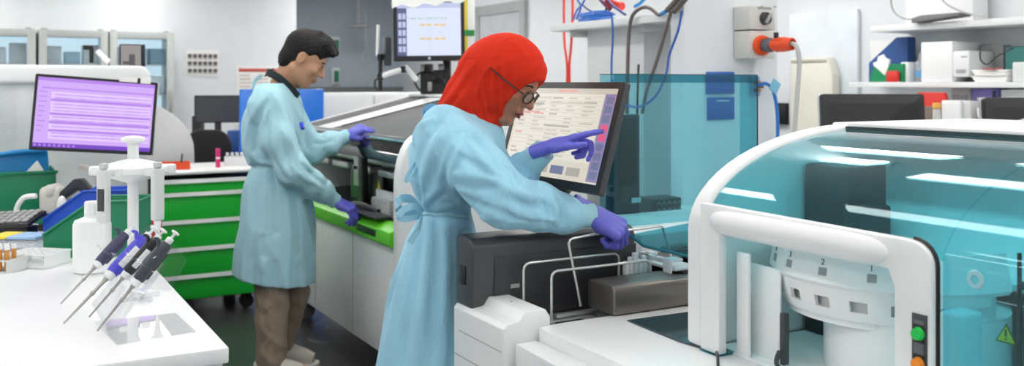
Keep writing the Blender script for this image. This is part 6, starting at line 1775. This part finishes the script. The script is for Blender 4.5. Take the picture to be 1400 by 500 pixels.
# opening round the face
f.ell(P(.160, 0, -.046), np.array([.108, .15, .128]) * hs, .006, '-', HR.T)
f.ripple([(.0016, 40, 10, -26, .2, .8), (.0012, 18, 30, -50, 1.2, 1.1)], (-.14, -.3, 1.25), (.40, .3, 1.56))
for pts, r, dp in ((((695, 50), (682, 65), (676, 76), (665, 93), (657, 110), (651, 132), (653, 150)), .0075, .011), (((684, 60), (672, 78), (660, 94), (650, 112), (645, 134), (648, 154)), .008, -.008), (((682, 93), (679, 113), (680, 132), (676, 163)), .0055, -.008), (((676, 90), (672, 114), (676, 150)), .0055, .008), (((670, 95), (665, 118), (670, 158)), .0055, -.008),
                   (((687, 99), (686, 121), (683, 150)), .0055, .007), (((693, 104), (692, 122), (690, 144)), .005, -.006), (((664, 102), (660, 126), (665, 156)), .0055, .008), (((656, 118), (656, 138), (662, 160)), .0055, -.007),
                   (((652, 82), (626, 120), (598, 154)), .008, .009), (((648, 96), (630, 124), (608, 156)), .008, -.009), (((640, 112), (630, 134), (618, 158)), .007, .008), (((646, 118), (638, 140), (632, 162)), .007, -.008), (((642, 76), (622, 108), (603, 138)), .008, -.007),
                   (((694, 56), (706, 62), (722, 78)), .006, .004)):
    f.drape(J, pts, r * 1.3, dp * .8, 2.7, 3.2)
a = f.a
f.a = np.maximum(a, -(a + .016))
hij = f.mesh('hijab', HIJAB, T, smooth=1)
# glasses
BR = mat('tortoise_frame', (34, 22, 18), .25)
g = MB()
for q in (-1, 1):
    pts = [P(.104 - abs(math.cos(t) * .019 + .032) * .25 + .004, q * (.033 + .024 * math.cos(t)), -.004 + .018 * math.sin(t)) for t in np.linspace(0, 2 * math.pi, 25)[:-1]]
    g.tube(pts, .0026, 8, closed=True)
g.tube([P(.106, -.011, .002), P(.109, 0, .005), P(.106, .011, .002)], .002, 8, 4)
for q in (-1, 1): g.tube([P(.094, q * .056, .004), P(.085, q * .084, .006), P(.03, q * .095, .010), P(-.03, q * .098, .014), P(-.045, q * .098, .004)], .0026, 8, 4)
go = g.build('glasses', BR, T)
for q in (-1, 1):
    pts = [P(.104 - abs(math.cos(t) * .019 + .032) * .25 + .004, q * (.033 + .022 * math.cos(t)), -.004 + .0165 * math.sin(t)) for t in np.linspace(0, 2 * math.pi, 25)[:-1]]
    MB().sheet(pts, .0008).build('lens', clear('spectacle_lens', (.96, .97, .97), ior=1.6), go)
# gloves
glove('left_glove', J(750, 201, 2.88), T, (.88, -.24, .31), (-.30, .10, .95), -1, ((2, 4, 4), (40, 60, 40), (58, 75, 50), (62, 75, 50)), ((.80, .34, -.16), (16, 22)), .98, (.06, .02, -.03, -.08))
glove('right_glove', J(808, 292, 2.93), T, (.84, .12, -.50), (.42, -.58, .68), 1, ((44, 84, 55), (50, 86, 55), (56, 88, 55), (60, 88, 55)), ((.80, .30, -.50), (18, 16)), 1.2, (.06, .02, -.02, -.06))
# shoes
for q in (-1, 1):
    b = MB(); b.tube([(-.09, .09 + q * .09, .05), (.0, .09 + q * .093, .055), (.08, .09 + q * .097, .042), (.145, .09 + q * .10, .034)], [.046, .048, .046, .036], 14, 4)
    b.v = [(x, y, max(z, .004)) for x, y, z in b.v]; b.build('shoe', RUBBER, T)

# ------------------------------------------------------------------ the man
Mm = Person(385, 4.75, 'person with short black hair, pale blue gown and taupe trousers working at the green rail')
J = Mm.J; T = Mm.t
hc = J(417, 80, 4.76); HR = head_axes(33, 6, 0); hs = 1.10
sR, sL = J(366, 143, 4.60), J(385, 138, 4.93)
eR, wR = J(400, 232, 4.58), J(455, 272, 4.76)
eL, wL = J(425, 205, 4.98), J(474, 186, 5.06)
f = mk((-.32, -.36, -.01), (.42, .42, 1.80), .005)
head_shape(f, hc, HR, hs, True)
nb = J(385, 122, 4.77)
f.chain([hc + HR @ np.array([-.03, 0, -.06]), nb], [.060, .068], .03)
f.cone(sR, sL, .055, .055, .05)
f.stack([(.80, -.02, .02, .10, .15), (.95, -.02, .02, .10, .15), (1.1, -.01, .02, .10, .14), (1.28, -.03, .02, .11, .16), (1.40, -.03, .01, .09, .15)], .05)
f.chain([sR, eR, wR], [.055, .045, .03], .03); f.chain([sL, eL, wL], [.055, .045, .03], .03)
hipR, hipL = J(372, 330, 4.68), J(378, 330, 4.86)
kR, kL = J(372, 410, 4.66), J(402, 400, 4.90); aR, aL = J(371, 490, 4.66), J(380, 478, 4.92)
f.chain([hipR, kR, aR], [.085, .058, .040], .03); f.chain([hipL, kL, aL], [.085, .058, .040], .03)
f.chain([aR + np.array([-.03, 0, -.045]), aR + np.array([.16, .0, -.055])], [.035, .026], .02); f.chain([aL + np.array([-.03, 0, -.045]), aL + np.array([.16, 0, -.055])], [.035, .026], .02)
f.mesh('body', SKIN_M, T)
face_bits(T, hc, HR, hs, LIP_M, HAIR)
# hair: cap over the skull with a front tuft, cut round the ear and the face
P = lambda *v: hc + HR @ (np.array(v) * hs)
f = mk(hc - .22, hc + .22, .0032)
f.ell(P(-.014, 0, .040), np.array([.107, .082, .094]) * hs, .0, R=HR.T)
f.ell(P(-.050, 0, -.025), np.array([.062, .066, .075]) * hs, .02, R=HR.T)
f.chain([P(.05, .02, .110), P(.10, .0, .098)], [.030, .020], .03); f.chain([P(.05, -.03, .105), P(.098, -.035, .085)], [.028, .018], .03)
f.chain([P(.0, 0, .125), P(.06, 0, .118)], [.024, .024], .03)
f.ell(P(.118, 0, -.020), np.array([.072, .12, .088]) * hs, .012, '-', HR.T)
for q in (-1, 1):
    f.ell(P(.010, q * .095, -.02), np.array([.030, .045, .048]) * hs, .008, '-', HR.T)
    f.ell(P(.052, q * .090, .010), np.array([.034, .044, .042]) * hs, .008, '-', HR.T)
f.plane(P(-.06, 0, -.085), HR @ np.array([.35, 0, -1]))
f.ripple([(.0009, 160, 60, -120, .2, 1.4), (.0008, -80, 150, 110, 1.1, 1.6)])
f.mesh('hair', HAIR, T, smooth=1)
# gown
f = mk((-.34, -.40, .40), (.46, .46, 1.48), .006)
zz = lambda py, d=4.76: EYE + (113 - py) / F * d
def sec(py, pb, pf, rl, d=4.77):
    xb, xf = J(pb, 200, d)[0], J(pf, 200, d)[0]
    return (zz(py), (xb + xf) / 2, d - Mm.db, (xf - xb) / 2, rl)
f.stack([sec(410, 319, 428, .235), sec(370, 321, 431, .23), sec(320, 326, 431, .22), sec(280, 331, 427, .205), sec(250, 336, 421, .19), sec(232, 342, 416, .178), sec(222, 340, 416, .182), sec(200, 333, 417, .195), sec(170, 332, 416, .205), sec(145, 340, 412, .20), sec(125, 350, 405, .16), sec(112, 358, 398, .11), sec(100, 366, 390, .07)], 0)
f.chain([J(372, 128, 4.68), sR], [.075, .082], .05); f.chain([J(385, 125, 4.86), sL], [.07, .08], .05)
f.chain([sR, J(380, 190, 4.57), eR, J(424, 250, 4.66), J(440, 262, 4.72), J(446, 266, 4.735)], [.085, .080, .076, .064, .056, .044], .035)
f.chain([sL, eL, J(450, 196, 5.02), J(462, 191, 5.045)], [.080, .076, .062, .046], .03)
f.ripple([(.0032, 12, 26, 2, .8, .7), (.0024, 26, 10, 3, 2.0, .9)], (-.34, -.4, .4), (.46, .46, 1.0))
f.ripple([(.0028, 20, 14, 24, 1.3, .8), (.0022, 30, -8, 20, .2, 1.0)], (-.34, -.4, 1.06), (.46, .46, 1.5))
for pts, r, dp in ((((363, 132), (343, 164), (337, 196), (343, 218)), .015, .011), (((366, 140), (352, 170), (348, 205)), .014, -.012), (((364, 148), (360, 186), (364, 212)), .012, .010), (((366, 156), (366, 196), (378, 226), (392, 246)), .012, -.014), (((384, 144), (396, 186), (406, 222)), .013, .010), (((376, 150), (384, 190), (394, 226)), .012, -.010),
                   (((392, 150), (406, 186), (412, 216)), .012, -.009), (((398, 226), (414, 242), (436, 254)), .010, .010), (((406, 218), (424, 236), (442, 252)), .010, -.009), (((430, 196), (442, 196), (456, 192)), .009, -.008), (((344, 212), (356, 222), (372, 226)), .011, .009),
                   (((346, 234), (338, 300), (331, 380)), .017, .012), (((353, 234), (348, 300), (344, 384)), .015, -.013), (((362, 234), (362, 300), (360, 388)), .016, .012), (((374, 236), (378, 300), (376, 390)), .015, -.013), (((388, 248), (396, 310), (394, 392)), .016, .012), (((402, 252), (410, 310), (408, 394)), .014, -.011)):
    f.drape(J, pts, r, dp * (1.6 if pts[0][1] < 230 else 1.0), 4.3, 5.1)
f.fold([J(342, 227, 4.76), J(348, 228, 4.62), J(370, 229, 4.57), J(400, 230, 4.62), J(416, 231, 4.76)], .014, -.018)
a = f.a.copy(); zg = f.ax[2][None, None, :]
f.a = np.where(zg < zz(396) + .15, np.maximum(a, -(a + .013)), a)
p0, p1 = J(320, 384, 4.57), J(424, 400, 4.57)
dv = nrm(p1 - p0); f.plane(p0, np.array([dv[2], 0, -dv[0]]))
f.mesh('gown', GOWNM, T, smooth=2)
cuff(J(440, 262, 4.72), J(459, 275, 4.77), .043, .037); cuff(J(460, 192, 5.04), J(477, 185, 5.065), .043, .037)
# dark collar showing at the neck
ribbon('collar', [J(372, 98, 4.90), J(364, 100, 4.80), J(367, 99, 4.70), J(380, 106, 4.665), J(394, 118, 4.68), J(406, 131, 4.74), J(408, 133, 4.80)], .020, SCRUB, (.35, -.2, .8))
b = MB(); b.tube([J(412, 168, 4.68), J(414, 176, 4.665)], .011, 8, 4); b.build('badge_clip', mat('badge_blue', (28, 66, 220), .4), T)
ribbon('back_tie', [J(358, 103, 4.72), J(349, 110, 4.70), J(345, 122, 4.68)], .010, GOWNM)
# trousers
f = mk((-.32, -.3, .02), (.32, .36, 1.0), .006)
for h_, k_, a_, q in ((hipR, kR, aR, -1), (hipL, kL, aL, 1)):
    f.chain([h_, k_, a_ + np.array([0, 0, .0])], [.098, .082, .074], .015)
f.ripple([(.003, 14, 16, 20, .4, .9), (.002, 30, 4, 34, 1.8, .9)])
f.plane(np.array(aR) + np.array([0, 0, -.045]), (0, 0, -1)); f.plane((0, 0, zz(340)), (0, 0, 1))
f.mesh('trousers', TROUS, T, smooth=2)
# shoes
for a_, q in ((aR, 0), (aL, 0)):
    x0, y0 = a_[0], a_[1]
    b = MB(); b.tube([(x0 - .075, y0, .065), (x0 - .02, y0, .075), (x0 + .06, y0, .068), (x0 + .13, y0, .05), (x0 + .185, y0, .036)], [.040, .050, .052, .048, .034], 16, 4)
    b.v = [(x, y, max(z, .022)) for x, y, z in b.v]; so = b.build('shoe', SHOE, T)
    sl = rrect(x0 - .115, x0 + .215, y0 - .052, y0 + .052, .045, 6); MB().prism(sl, 'z', .001, .026, .005).build('sole', SOLE, so)
    MB().tube([(x0 + .04, y0 - .03, .116), (x0 + .07, y0 + .03, .108), (x0 + .09, y0 - .03, .098), (x0 + .11, y0 + .03, .09)], .004, 6, 3).build('laces', PAPER, so)
# gloves
glove('right_glove', J(458, 274, 4.765), T, (.80, .10, -.45), (.45, -.25, .80), 1, ((28, 45, 30), (32, 50, 32), (36, 52, 32), (40, 52, 32)), ((.7, .4, -.5), (20, 18)), 1.06)
glove('left_glove', J(474, 186, 5.06), T, (.82, .12, .42), (-.35, -.50, .75), -1, ((40, 50, 30), (44, 55, 30), (48, 55, 32), (52, 55, 32)), ((.75, .45, -.35), (20, 15)), 1.05)
